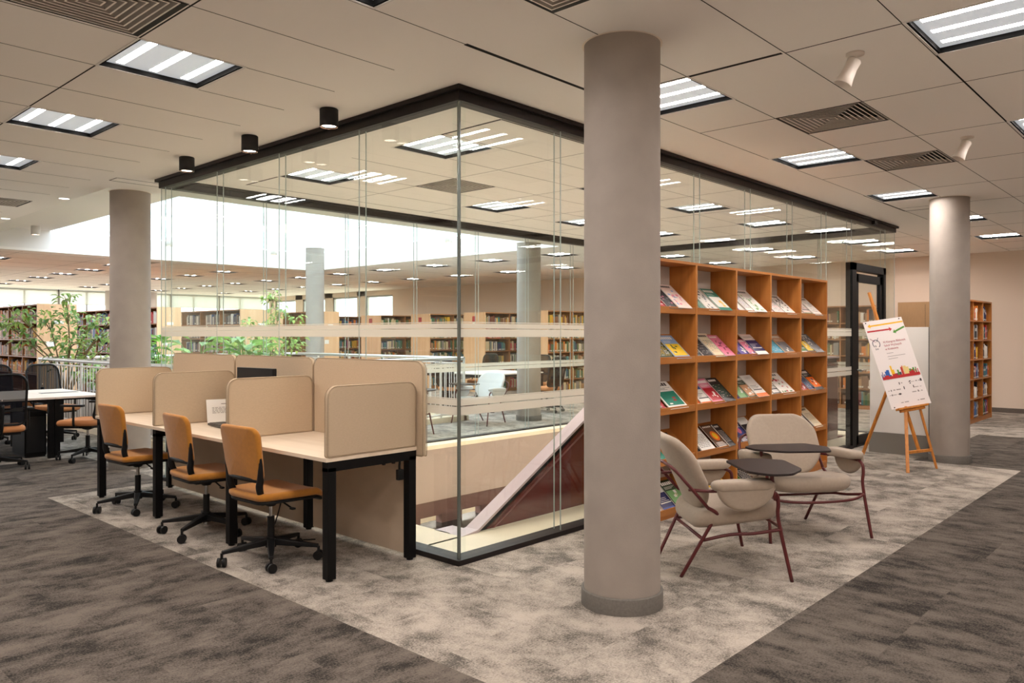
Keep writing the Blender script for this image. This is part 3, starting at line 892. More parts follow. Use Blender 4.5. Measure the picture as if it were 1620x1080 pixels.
def make_task_chair():
    t = empty('task_chair')
    base5(t, BLACKP, .40, .32, 0)
    # seat: flat pad, rear corners round, front edge rolled down
    ol = rrect(.50, .47, (.10, .10, .07, .07), 6)

    def sf(a, b, h):
        z = .455 + h + (-.9 * max(0, a - .10) ** 2 * 2.2) + .35 * b * b * .5 + .02 * (a < -.15) * (abs(a) - .15)
        return (a + .035, b, z + (.02 if False else 0))
    m = MB(); m.pad(ol, .05, .024, sf, 0, 6, 5); obj('seat', m, ORANGE, t)
    m = MB(); m.pad(rrect(.49, .45, (.10, .10, .07, .07), 6), .022, .01, lambda a, b, h: (sf(a, b, h)[0] + .006, b, sf(a, b, h)[2] - .036), 0, 5, 3)
    m.box(-.11, .11, -.075, .075, .385, .425)
    obj('seat_shell', m, BLACKP, t)
    # back: waisted pad, slightly curved
    def wid(q): return 1 - .10 * max(0, -q / .2)
    ol = [(p * wid(q), q) for p, q in rrect(.45, .36, (.06, .06, .05, .05), 6)]

    def bf(p, q, h):
        bow = .55 * p * p
        return (-.205 - .14 * (q + .18) + bow - .12 * max(0, q) ** 2 * 1.5 - h, p, .737 + q)
    m = MB(); m.pad(ol, .036, .016, bf, 0, 6, 5); obj('backrest', m, ORANGE, t)
    # black lower band and the forked uprights
    m = MB()
    m.tube([bf(p, -.165, .004) for p in (-.185, -.12, 0, .12, .185)], .017, 8, smooth=4)
    obj('back_band', m, BLACKP, t)
    for s in (-1, 1):
        m = MB()
        pts = [bf(s * .206, -.0, .0), bf(s * .20, -.09, .004), bf(s * .185, -.16, .004), (-.195, s * .178, .53), (-.175, s * .168, .475), (-.12, s * .15, .432), (-.04, s * .12, .415)]
        m.tube(pts, lambda u: .010 + .013 * sin(pi * min(1, u * 1.05)) , 10, smooth=5)
        obj('back_upright', m, BLACKP, t)
    m = MB(); m.tube([(.03, -.06, .40), (.03, -.16, .375), (.03, -.20, .365)], .006, 8, smooth=3); m.box(.018, .042, -.225, -.19, .358, .37); obj('lever', m, BLACKP, t)
    m = MB(); m.lathe([(.0, .36), (.03, .36), (.05, .385), (.075, .40), (0, .40)], 20); obj('mechanism', m, BLACKP, t)
    return t


pc = make_task_chair(); index_kids(pc)
for i, (x, y, rz, l) in enumerate(((-.765, 1.02, 2, 'nearest the desk end with the hanging adapter'), (-.72, 2.03, -3, 'in front of the monitor, between the other two'), (-.735, 3.26, 3, 'at the far end, before the round column'))):
    o = pc if i == 0 else copy_tree(pc); o.location = (x, y, 0); o.rotation_euler = (0, 0, radians(rz))
    for ch in list(o.children):
        if ch.name.startswith('base_leg'): ch.rotation_euler = (0, 0, radians((22, 0, 26)[i]))
    tag(o, 'orange task chair at the study desk, ' + l, 'chair', 'orange task chairs at the study desk')


# ------------------------------------------------------------------ lounge armchairs with writing tablet
def make_armchair(fabric=GREIGE):
    t = empty('lounge_armchair')
    ol = rrect(.56, .66, (.20, .20, .14, .14), 7)
    m = MB(); m.pad(ol, .115, .05, lambda a, b, h: (a + .055, b, .375 + h + .10 * a + .18 * b * b - .5 * max(0, -a - .1) ** 2), 0, 6, 7); obj('seat', m, fabric, t)
    # backrest
    def wid(q): return 1.0 - .10 * max(0, q / .25) - .16 * max(0, -q / .25)
    ol = [(p * wid(q), q) for p, q in rrect(.62, .50, (.15, .15, .20, .20), 8)]

    def bf(p, q, h):
        bow = .75 * p * p
        return (-.255 - .42 * q - .20 * max(0, q) ** 2 + bow + h * .9, p, .625 + q * .93 + h * .35)
    m = MB(); m.pad(ol, .062, .028, bf, 0, 7, 6); obj('backrest', m, fabric, t)
    fr = MB()
    for s in (-1, 1):
        # arm bolster with the half-moon flap on its outer side
        m = MB(); m.pad(rrect(.40, .115, .055, 6), .060, .029, lambda a, b, h, s=s: (a + .04, s * .375 + b, .590 + h - .25 * (b * b) * 4 + .03 * a), 0, 4, 6)
        m2 = []
        n = 20
        ols = [(.185 * cos(pi * k / n - pi), .155 * sin(pi * k / n - pi)) for k in range(n + 1)]
        m.pad([(x_, z_) for x_, z_ in ols] + [(.16, .012), (0, .014), (-.16, .012)], .034, .016, lambda a, b, h, s=s: (a + .045, s * (.412 + h * 1.0 + .10 * b), .588 + b), 0, 4, 4)
        obj('armrest', m, fabric, t)
        m = MB(); m.tube([(-.16, s * .32, .44), (-.10, s * .315, .40), (-.13, s * .30, .34), (-.31, s * .255, .0)], .0115, 10, smooth=5)
        obj('leg', m, BURG, t)
        m = MB(); m.tube([(.20, s * .39, .555), (.245, s * .39, .53), (.255, s * .39, .47), (.26, s * .385, .36), (.335, s * .405, 0)], .0115, 10, smooth=5)
        obj('leg', m, BURG, t)
        fr.tube([(-.275, s * .30, .55), (-.18, s * .345, .548), (-.06, s * .375, .553), (.20, s * .39, .556)], .0105, 8, smooth=4)
        fr.tube([(-.175, s * .292, .235), (-.02, s * .31, .27), (.12, s * .35, .285), (.268, s * .388, .315)], .0105, 8, smooth=4)
    fr.tube([(-.16, -.32, .44), (-.275, -.33, .57), (-.355, -.29, .665), (-.395, -.18, .70), (-.41, 0, .705), (-.395, .18, .70), (-.355, .29, .665), (-.275, .33, .57), (-.16, .32, .44)], .0105, 10, smooth=5)
    fr.tube([(.268, -.388, .315), (.33, -.25, .292), (.35, 0, .285), (.33, .25, .292), (.268, .388, .315)], .0105, 10, smooth=4)
    fr.tube([(-.175, -.292, .235), (-.175, .292, .235)], .0105, 8, smooth=1)
    obj('tube_frame', fr, BURG, t)
    # tablet on the right arm
    m = MB(); m.tube([(.235, -.395, .50), (.215, -.405, .56), (.205, -.41, .66)], .0125, 10, smooth=3); obj('tablet_post', m, BURG, t)
    ol = []
    P = [(.07, .02), (.055, -.40), (.16, -.52), (.30, -.50), (.43, -.34), (.46, .0), (.27, .09)]
    for i in range(len(P)):
        a, b, c = Vector(P[i - 1]), Vector(P[i]), Vector(P[(i + 1) % len(P)])
        d0 = (a - b).normalized() * .035; d1 = (c - b).normalized() * .035
        for k in range(4):
            u = k / 3; q = (1 - u) ** 2 * (b + d0) + 2 * u * (1 - u) * b + u * u * (b + d1); ol.append((q.x, q.y))
    m = MB(); prism(m, ol, .662, .677); obj('writing_tablet', m, mat('tablet_dark', (36, 27, 26), .45, spec=.35), t, bevel=.003)
    return t


pa = make_armchair(); index_kids(pa)


def place_arm(o, x, y, fx_, fy_, lab, grp='lounge armchairs with writing tablets'):
    o.location = (x, y, 0); o.rotation_euler = (0, 0, math.atan2(fy_, fx_)); tag(o, lab, 'armchair', grp)


place_arm(pa, 1.155, -1.225, .735, -.678, 'greige lounge armchair with dark writing tablet, partly hidden by the column')
place_arm(copy_tree(pa), 2.40, -1.25, -.60, -.80, 'greige lounge armchair facing the viewer, in front of the magazine rack')
PALEM = mat('pale_upholstery', (214, 212, 210), .93, bump=.4, scale=480)
pb = make_armchair(PALEM); index_kids(pb)
place_arm(pb, 5.96, 5.71, -1, -.05, 'pale armchair behind the glass, right next to the daylit column', 'pale armchairs behind the glass')
place_arm(copy_tree(pb), 4.10, 5.62, 1, -.1, 'pale armchair behind the glass, mostly hidden by the felt screen', 'pale armchairs behind the glass')

# ------------------------------------------------------------------ magazine rack
RXa, RXb, RYf, RYb, RH = 1.755, 5.435, -.335, -.075, 2.12
NB = 5; BW = (RXb - RXa) / NB
LIPZ = [1.736, 1.322, .908, .494, .080]
rk = tag(empty('magazine_rack', ((RXa + RXb) / 2, (RYf + RYb) / 2, 0)), 'tall honey oak magazine rack with sloping shelves against the glass wall', 'magazine rack')


def rr(o): o.location = (-(RXa + RXb) / 2, -(RYf + RYb) / 2, 0); return o


for i in range(NB + 1):
    x = RXa + i * BW
    x0, x1 = (x, x + .022) if i == 0 else ((x - .022, x) if i == NB else (x - .014, x + .014))
    m = MB(); m.box(x0, x1, RYf, RYb, .06, RH - .022); rr(obj('upright_board', m, OAK, rk))
m = MB(); m.box(RXa, RXb, RYf, RYb, RH - .022, RH); rr(obj('top_board', m, OAKX, rk))
m = MB(); m.box(RXa, RXb, RYf + .005, RYf + .025, 0, .062); m.box(RXa, RXb, RYb - .02, RYb, 0, .06); rr(obj('plinth', m, OAKX, rk))
m = MB(); m.box(RXa, RXb, RYb, RYb + .008, .06, RH); rr(obj('back_panel', m, mat('rack_back_grey', (200, 192, 184), .8), rk))
SL = math.atan2(.22, .235)                                   # slope of the shelves
for i in range(NB):
    xa = RXa + i * BW + .015; xb = RXa + (i + 1) * BW - .015
    for z in LIPZ:
        z0 = z - .045
        m = MB()
        m.add([(x, y, zz) for x in (xa, xb) for y, zz in ((RYf + .018, z0 + .004), (RYb, z0 + .232), (RYb, z0 + .212), (RYf + .018, z0 - .016))],
              [(0, 1, 2, 3), (7, 6, 5, 4), (0, 4, 5, 1), (1, 5, 6, 2), (2, 6, 7, 3), (3, 7, 4, 0)])
        s_ = rr(obj('sloping_shelf', m, OAKX, rk))
        m = MB(); m.box(xa, xb, RYf + .002, RYf + .018, z0 - .012, z); obj('shelf_lip', m, OAKX, s_, bevel=.002)
bpy.data.objects['back_panel']

C_ = dict(W=(238, 234, 226), P=(236, 214, 204), K=(28, 28, 32), R=(176, 24, 40), DR=(120, 22, 30), N=(34, 36, 92), B=(44, 70, 150), T=(60, 160, 190), LB=(150, 206, 224), G=(70, 118, 52), LG=(122, 170, 110),
          DG=(38, 62, 38), O=(238, 112, 20), Y=(240, 198, 40), V=(92, 72, 160), PK=(222, 122, 150), BR=(96, 66, 48), GY=(110, 114, 118), SB=(140, 170, 210), TE=(30, 130, 110), CR=(232, 216, 184), PU=(120, 40, 80), TN=(200, 150, 110))
for k_ in list(C_): mat('print_' + k_, C_[k_], .38, spec=.4)
CN = dict(W='white', P='pale pink', K='black', R='red', DR='dark red', N='navy', B='blue', T='turquoise', LB='light blue', G='green', LG='light green', DG='dark green', O='orange', Y='yellow', V='violet', PK='pink', BR='brown',
          GY='grey', SB='sky blue', TE='teal', CR='cream', PU='plum', TN='tan')
BAYN = ['first', 'second', 'third', 'fourth', 'fifth']; SHN = ['top', 'second', 'third', 'fourth', 'bottom']


def magazine(x, w_, h_, lift, cover, accents, z, lab, art):
    """a magazine lying on the sloping shelf; accents = colours of blocks on the cover"""
    zz = z - .045 + .006
    o = empty('magazine', (x, RYf + .022, zz)); th = .006 + .004 * (len(accents) % 2)
    m = MB(); m.box(0, w_, 0, h_, lift, lift + th, 1); m.box(0, w_, -.0004, h_ + .0004, lift + th, lift + th + .0006, 0); m.box(0, w_, 0, h_, lift - .0006, lift, 0)
    cv = obj('cover', m, [MATS['print_' + cover], PAPER], o)
    m = MB(); zt = lift + th + .0008
    rnd = random.Random(int(x * 1000) + int(z * 77))
    mats_ = [MATS['print_' + a] for a in accents] + [MATS['print_W'], MATS['print_K']]
    def blk(u0, u1, v0, v1, mi): m.box(u0 * w_, u1 * w_, v0 * h_, v1 * h_, zt, zt + .0004, mi)
    na = len(accents)
    if art == 'photo':
        blk(.06, .94, .12, .62, 0); 
        for k in range(7): a, b = rnd.uniform(.08, .7), rnd.uniform(.14, .5); m.box(a * w_, (a + rnd.uniform(.08, .22)) * w_, b * h_, (b + rnd.uniform(.04, .11)) * h_, zt + .0004, zt + .0006, rnd.randrange(na + 1))
        ti = na if cover not in ('W', 'P', 'CR') else na + 1
        for k in range(6): blk(.08 + k * .13, .18 + k * .13, .82, .93, ti)
        for k in range(3): blk(.1, rnd.uniform(.5, .9), .68 + k * .035, .69 + k * .035, ti)
    elif art == 'band':
        blk(0, 1, .70, 1, 0); blk(.1, .9, .3, .34, na + 1 if cover in ('W', 'P', 'CR') else na)
        for k in range(4): blk(.12, rnd.uniform(.4, .85), .5 - k * .06, .515 - k * .06, na + 1 if cover in ('W', 'P', 'CR') else na)
        if na > 1: blk(0, 1, 0, .16, 1)
        for k in range(5): blk(.1 + k * .15, .2 + k * .15, .8, .9, na)
    elif art == 'text':
        ti = na + 1 if cover in ('W', 'P', 'CR') else na
        for k in range(5): blk(.1 + k * .14, .2 + k * .14, .85, .93, ti)
        for r in range(9):
            u = .1
            while u < .82: l = rnd.uniform(.06, .2); blk(u, min(u + l, .9), .2 + r * .06, .215 + r * .06, 0 if rnd.random() < .6 else ti); u += l + .04
    elif art == 'leaf':
        for k in range(14):
            a, b = rnd.uniform(.05, .8), rnd.uniform(.05, .75); blk(a, a + rnd.uniform(.05, .18), b, b + rnd.uniform(.03, .10), rnd.randrange(na))
        for k in range(5): blk(.1 + k * .14, .2 + k * .14, .86, .93, na + 1 if cover in ('W', 'P', 'CR', 'LG') else na)
    elif art == 'oval':
        n = 20; m.add([(w_ * (.5 + .3 * cos(2 * pi * k / n)), h_ * (.52 + .2 * sin(2 * pi * k / n)), zt + .0004) for k in range(n)], [tuple(range(n))], 0)
        m.add([(w_ * (.5 + .17 * cos(2 * pi * k / n)), h_ * (.52 + .13 * sin(2 * pi * k / n)), zt + .0008) for k in range(n)], [tuple(range(n))], 1 if na > 1 else na)
        for k in range(5): blk(.1 + k * .14, .2 + k * .14, .88, .94, na)
        for k in range(4): blk(.12, rnd.uniform(.5, .9), .08 + k * .05, .1 + k * .05, na)
    obj('cover_print', m, mats_, o)
    o.rotation_euler = (SL, 0, 0)
    if abs(rnd.random()) < .3: o.rotation_euler = (SL, 0, 0)
    tag(o, lab, 'magazine', 'magazines on the sloping rack shelves')
    return o


# bay, shelf -> list of (x offset, width, height, cover, accents, art)
MG = {
    (0, 0): [(.02, .17, .27, 'GY', 'KRP', 'photo'), (.10, .19, .20, 'R', 'WG', 'band'), (.28, .20, .29, 'K', 'GY,PK', 'leaf'), (.42, .22, .30, 'P', 'PK,SB', 'leaf')],
    (0, 1): [(.0, .24, .29, 'SB', 'G,W', 'photo'), (.16, .27, .27, 'DG', 'Y,TN', 'text'), (.40, .24, .28, 'SB', 'Y,DG', 'photo')],
    (0, 2): [(.02, .24, .29, 'W', 'K,R', 'band'), (.22, .05, .24, 'R', 'R', 'text'), (.30, .29, .31, 'W', 'TE,R', 'photo')],
    (0, 3): [(.08, .22, .28, 'TE', 'T,W', 'leaf'), (.34, .24, .28, 'K', 'GY,V', 'leaf')],
    (0, 4): [(.04, .22, .27, 'P', 'DR,N', 'text'), (.24, .20, .26, 'N', 'W,B', 'band'), (.42, .22, .28, 'DG', 'LG,CR', 'photo')],
    (1, 0): [(.03, .20, .27, 'R', 'K,DR', 'photo'), (.09, .17, .17, 'TE', 'W', 'text'), (.20, .20, .28, 'W', 'K,GY', 'leaf'), (.40, .23, .29, 'TE', 'W,Y', 'photo')],
    (1, 1): [(.0, .20, .28, 'GY', 'K,W', 'band'), (.16, .20, .27, 'K', 'GY', 'text'), (.33, .21, .30, 'CR', 'TN', 'text'), (.50, .19, .27, 'PK', 'PU,DR', 'leaf')],
    (1, 2): [(.0, .19, .26, 'O', 'N,W', 'band'), (.13, .21, .27, 'W', 'B,O', 'band'), (.31, .22, .30, 'PK', 'R,W', 'photo'), (.50, .20, .29, 'K', 'TE,GY', 'text')],
    (1, 3): [(.02, .16, .20, 'K', 'W,GY', 'leaf'), (.12, .24, .28, 'W', 'K', 'text'), (.40, .21, .28, 'BR', 'O,Y', 'oval'), (.58, .11, .26, 'K', 'W', 'text')],
    (1, 4): [(.05, .2, .26, 'Y', 'O,K', 'leaf'), (.27, .2, .27, 'K', 'Y,O', 'photo'), (.46, .18, .27, 'Y', 'K', 'band')],
    (2, 0): [(.02, .20, .22, 'O', 'W', 'band'), (.10, .22, .27, 'V', 'W,V', 'photo'), (.22, .19, .30, 'W', 'V', 'text'), (.36, .27, .32, 'W', 'LG,LG', 'leaf')],
    (2, 1): [(.0, .22, .24, 'V', 'PK,P', 'leaf'), (.14, .20, .30, 'N', 'V,W', 'photo'), (.30, .18, .22, 'PK', 'W,V', 'leaf'), (.42, .24, .28, 'N', 'P,W', 'band')],
    (2, 2): [(.0, .20, .27, 'V', 'LB,N', 'leaf'), (.12, .21, .30, 'K', 'LG,W', 'photo'), (.28, .20, .29, 'DG', 'TN,W', 'photo'), (.44, .23, .29, 'W', 'W,O', 'band')],
    (2, 3): [(.0, .20, .27, 'W', 'GY,K', 'leaf'), (.15, .24, .31, 'N', 'B,PK', 'oval'), (.38, .2, .3, 'K', 'W,GY', 'band')],
    (2, 4): [(.02, .24, .27, 'G', 'LG,K', 'leaf'), (.24, .24, .27, 'K', 'W,V', 'text'), (.46, .20, .27, 'TN', 'P,CR', 'photo')],
    (3, 0): [(.0, .25, .30, 'P', 'PK,W', 'leaf'), (.16, .25, .30, 'W', 'PK,K', 'text'), (.38, .24, .30, 'W', 'DG,K', 'leaf')],
    (3, 1): [(.0, .20, .24, 'LB', 'T,W', 'leaf'), (.14, .25, .30, 'T', 'LB,W', 'text'), (.37, .25, .29, 'TN', 'GY,N', 'photo')],
    (3, 2): [(.0, .20, .28, 'W', 'V,GY', 'text'), (.14, .23, .30, 'W', 'Y,GY', 'band'), (.28, .32, .30, 'W', 'G,R', 'leaf')],
    (3, 3): [(.1, .21, .28, 'CR', 'TN', 'text'), (.36, .21, .28, 'P', 'R', 'band')],
    (3, 4): [(.1, .21, .28, 'GY', 'K', 'text'), (.36, .21, .28, 'W', 'B', 'band')],
    (4, 0): [(.0, .25, .27, 'P', 'DG,W', 'band'), (.18, .30, .31, 'P', 'DR,G', 'band'), (.38, .22, .29, 'W', 'TN', 'text')],
    (4, 1): [(.0, .16, .26, 'K', 'W', 'text'), (.10, .18, .28, 'G', 'LG,W', 'band'), (.24, .20, .30, 'K', 'Y,W', 'photo'), (.40, .22, .29, 'GY', 'K,W', 'leaf')],
    (4, 2): [(.0, .16, .26, 'R', 'O,Y', 'leaf'), (.12, .18, .29, 'O', 'R,K', 'photo'), (.26, .18, .29, 'N', 'LB,W', 'text'), (.40, .22, .30, 'K', 'O,N', 'photo')],
    (4, 3): [(.04, .14, .2, 'V', 'W', 'text'), (.12, .26, .30, 'W', 'GY,G', 'text'), (.40, .2, .29, 'CR', 'GY', 'text')],
    (4, 4): [(.1, .21, .28, 'R', 'W', 'band'), (.36, .21, .28, 'N', 'W', 'text')],
}
PN = ['leftmost', 'second', 'third', 'fourth']
for (b, s_), lst in sorted(MG.items()):
    if (b, s_) in ((3, 4), (4, 4)): continue
    for j, (dx, w_, h_, cv, ac, art) in enumerate(lst):
        acc = [a for a in (ac.split(',') if ',' in ac or ac in C_ else list(ac)) if a in C_]
        lab = '%s covered magazine, %s in the %s bay, %s shelf of the rack' % (CN[cv], PN[j] if j < len(lst) - 1 else 'rightmost', BAYN[b], SHN[s_])
        hh = h_ * 1.0
        magazine(RXa + b * BW + .018 + dx * .985, min(w_, BW - .036 - dx * .985), hh, .003 + .0115 * j, cv, acc, LIPZ[s_], lab, art)


def text(body, size, m, parent, loc, rot, name='lettering', shear=0, ext=.0003, align='LEFT', sx=1.):
    c = bpy.data.curves.new(name, 'FONT'); c.body = body; c.size = size; c.extrude = ext; c.align_x = align; c.shear = shear
    tmp = bpy.data.objects.new('tmp_text', c); COL.objects.link(tmp)
    me = bpy.data.meshes.new_from_object(tmp.evaluated_get(bpy.context.evaluated_depsgraph_get())); bpy.data.objects.remove(tmp)
    me.materials.clear(); me.materials.append(m); o = bpy.data.objects.new(name, me); COL.objects.link(o); o.parent = parent; o.location = loc; o.rotation_euler = rot; o.scale = (sx, 1, 1)
    return o


# the blue cover reads A...
for o in list(bpy.data.objects):
    if o.name.startswith('magazine') and o.get('label', '').startswith('navy covered magazine, second in the third bay, fourth'):
        text('Atut', .085, MATS['print_W'], o, (.03, .19, .030), (0, 0, 0), 'title_lettering', shear=.2)
        text('8', .09, MATS['print_PK'], o, (.12, .035, .032), (0, 0, 0), 'number_lettering')

# ------------------------------------------------------------------ easel with the poster
FW = Vector((.7356, .6774, 0)); RT = Vector((.6774, -.7356, 0)); CP = Vector((CAMX, CAMY, 0)); UP = Vector((0, 0, 1))


def W_(d, l, z): return CP + FW * d + RT * l + UP * z


ez = tag(empty('easel', W_(8.9, 4.4, 0)), 'wooden tripod easel holding the congress poster beside the far column', 'easel')


def ob(o): o.location = -Vector(W_(8.9, 4.4, 0)); return o


def bar(p, q, w_, h_, m=None, up=UP):
    m = m or MB(); p = Vector(p); q = Vector(q); d = (q - p).normalized(); s = d.cross(up).normalized(); u = s.cross(d)
    m.add([c + s * a * w_ / 2 + u * b * h_ / 2 for c in (p, q) for a, b in ((-1, -1), (1, -1), (1, 1), (-1, 1))], [(0, 3, 2, 1), (4, 5, 6, 7)] + [(i, (i + 1) % 4, 4 + (i + 1) % 4, 4 + i) for i in range(4)])
    return m


bot = W_(8.80, 4.49, .70); top = W_(9.10, 4.30, 1.68)
upv = (top - bot).normalized(); wv = (FW * .06 + RT * .47); wv = (wv - upv * wv.dot(upv)).normalized(); nv = wv.cross(upv).normalized()
if nv.dot(-FW) < 0: nv = -nv
shelf_c = bot + nv * -.0
fl, fr_ = W_(8.52, 4.31, 0), W_(8.80, 4.775, 0)
ob(obj('leg', bar(fl, W_(8.79, 4.42, .70), .034, .022), EASELW, ez, bevel=.002))
ob(obj('leg', bar(fr_, W_(8.84, 4.60, .70), .034, .022), EASELW, ez, bevel=.002))
mast0 = W_(8.70, 4.55, .20); mast1 = W_(9.27, 4.245, 2.015)
ob(obj('mast', bar(mast0 - nv * .03, mast1 - nv * .03, .034, .024), EASELW, ez, bevel=.002))
ob(obj('leg', bar(W_(9.43, 4.20, 0), W_(9.0, 4.39, 1.06), .034, .024), EASELW, ez, bevel=.002))
ob(obj('cross_bar', bar(fl.lerp(W_(8.79, 4.42, .70), .3), fr_.lerp(W_(8.84, 4.60, .70), .3), .03, .03), EASELW, ez, bevel=.002))
ob(obj('tray', bar(bot - wv * .19 - upv * .012 + nv * .012, bot + wv * .19 - upv * .012 + nv * .012, .06, .022, None, upv), EASELW, ez, bevel=.002))
m = bar(bot - wv * .15 - upv * .035, bot + wv * .15 - upv * .035, .04, .03, None, upv); ob(obj('tray_support', m, EASELW, ez, bevel=.002))
# poster: local x = along wv, local y = up the board
po = tag(empty('poster'), 'white congress poster with coloured arrows and city skyline standing on the wooden easel', 'poster')
PWid, PHei = .50, (top - bot).length
Mx = Matrix((wv.to_4d(), upv.to_4d(), nv.to_4d(), (0, 0, 0, 1))).transposed(); Mx.col[3] = (bot + nv * .006).to_4d(); Mx[3][0] = Mx[3][1] = Mx[3][2] = 0; Mx[3][3] = 1
if wv.cross(upv).dot(nv) < 0:
    pass
po.matrix_world = Mx
m = MB(); m.box(-PWid / 2, PWid / 2, 0, PHei, -.004, .0); obj('board', m, mat('poster_white', (246, 238, 236), .45), po)


def PX(u): return -PWid / 2 + u * PWid


def PY(v): return PHei * (1 - v)


def arrow(pts, wd, hd, mname, rgb, k):
    (u0, v0), (u1, v1) = pts; a = Vector((PX(u0), PY(v0), 0)); b = Vector((PX(u1), PY(v1), 0)); d = (b - a).normalized(); s = Vector((-d.y, d.x, 0))
    n_ = b - d * hd * 1.3; m = MB(); z = Vector((0, 0, .0008))
    m.add([a + s * wd + z, a - s * wd + z, n_ - s * wd + z, n_ + s * wd + z], [(0, 1, 2, 3)]); m.add([n_ + s * hd + z, n_ - s * hd + z, b + z], [(0, 1, 2)])
    obj('arrow', m, mat(mname, rgb, .5), po)


arrow([(.99, .055), (.08, .058)], .009, .026, 'poster_yellow', (248, 190, 20), 0)
arrow([(.03, .118), (.66, .122)], .009, .026, 'poster_red', (196, 40, 48), 1)
arrow([(.985, .115), (.66, .165)], .010, .026, 'poster_green', (84, 150, 50), 2)
m = MB()
for k in range(28):
    a0 = radians(-60 + k * 9.5); a1 = radians(-60 + (k + 1) * 9.5)
    cx_, cy_ = PX(.155), PY(.265)
    m.quad((cx_ + .048 * cos(a0), cy_ + .05 * sin(a0), .001), (cx_ + .048 * cos(a1), cy_ + .05 * sin(a1), .001), (cx_ + .040 * cos(a1), cy_ + .042 * sin(a1), .001), (cx_ + .040 * cos(a0), cy_ + .042 * sin(a0), .001), 0)
for (u0, v0, u1, v1, mi) in ((.04, .20, .15, .245, 1), (.24, .20, .18, .245, 0)):
    a = Vector((PX(u0), PY(v0), .0012)); b = Vector((PX(u1), PY(v1), .0012)); d = (b - a).normalized(); s = Vector((-d.y, d.x, 0)) * .003; m.add([a + s, a - s, b - s, b + s], [(0, 1, 2, 3)], mi)
obj('emblem', m, [mat('emblem_navy', (40, 44, 74), .5), mat('emblem_plum', (130, 40, 90), .5)], po)
text('KB', .03, MATS['emblem_navy'], po, (PX(.07), PY(.30), .001), (0, 0, 0), 'emblem_lettering'); text('SW', .03, MATS['emblem_navy'], po, (PX(.09), PY(.335), .001), (0, 0, 0), 'emblem_lettering')
PR = mat('poster_text_red', (176, 52, 66), .5); PG = mat('poster_text_grey', (170, 160, 158), .5)
text('XI Kongres Bibliotek', .034, PR, po, (PX(.33), PY(.27), .001), (0, 0, 0), 'title_lettering'); text('Szkół Wyższych', .034, PR, po, (PX(.33), PY(.31), .001), (0, 0, 0), 'title_lettering'); text('w Krakowie', .034, PR, po, (PX(.33), PY(.35), .001), (0, 0, 0), 'title_lettering')
m = MB()
for (u0, u1, v) in ((.33, .5, .388), (.33, .78, .425), (.33, .57, .452)): m.box(PX(u0), PX(u1), PY(v) - .003, PY(v) + .002, .0005, .001)
rn = random.Random(5)
for v in (.735, .80, .85, .945):
    u = .06
    while u < .9:
        l = rn.uniform(.03, .12)
        if rn.random() < .65: m.box(PX(u), PX(min(u + l, .93)), PY(v) - .004, PY(v) + rn.uniform(.001, .008), .0005, .001)
        u += l + .03
obj('small_print', m, PG, po)
m = MB()
for (u, v, w_, h_) in ((.38, .735, .02, .028), (.64, .728, .04, .012), (.64, .75, .03, .012), (.92, .73, .04, .03), (.46, .79, .022, .035), (.70, .79, .02, .03), (.13, .80, .018, .02), (.12, .85, .018, .02), (.30, .85, .05, .02), (.78, .845, .02, .02)):
    m.box(PX(u), PX(u) + w_ * PWid, PY(v) - h_ * .5, PY(v) + h_ * .5, .0006, .0012)
obj('sponsor_mark', m, mat('poster_dark', (60, 56, 60), .5), po)
cols_ = [(52, 60, 130), (40, 96, 180), (248, 196, 20), (60, 66, 90), (190, 34, 36), (238, 214, 140), (84, 150, 60), (214, 110, 40)]
m = MB()
for k, (u0, u1, h_, c) in enumerate(((.03, .05, .07, 0), (.06, .075, .10, 0), (.09, .12, .07, 1), (.13, .17, .10, 1), (.17, .24, .115, 1), (.24, .27, .05, 3), (.29, .33, .16, 2), (.33, .37, .11, 2), (.37, .44, .06, 3), (.44, .48, .10, 6), (.48, .53, .07, 3), (.54, .58, .125, 4), (.575, .60, .14, 7), (.61, .68, .135, 5), (.68, .74, .12, 5), (.74, .79, .09, 6), (.79, .83, .08, 4), (.83, .87, .10, 6), (.88, .90, .075, 4), (.90, .92, .10, 6), (.94, .96, .08, 4), (.04, .98, .035, 4), (.10, .20, .05, 4), (.3, .42, .055, 4), (.72, .86, .06, 4))):
    m.box(PX(u0), PX(u1), PY(.675), PY(.675) + h_ * .95, .0005 + k * .00008, .0008 + k * .00008, c)
obj('skyline_print', m, [mat('skyline_%s' % n, c, .5) for n, c in zip(('indigo', 'blue', 'yellow', 'slate', 'red', 'cream', 'green', 'orange'), cols_)], po)
m = MB(); m.cyl((PX(.06), PY(.018), 0), (PX(.06), PY(.018), .004), .007, n=10); m.cyl((PX(.92), PY(.018), 0), (PX(.92), PY(.018), .004), .007, n=10); m.cyl((PX(.08), PY(.985), 0), (PX(.08), PY(.985), .004), .007, n=10)
obj('pin', m, BLACKP, po)

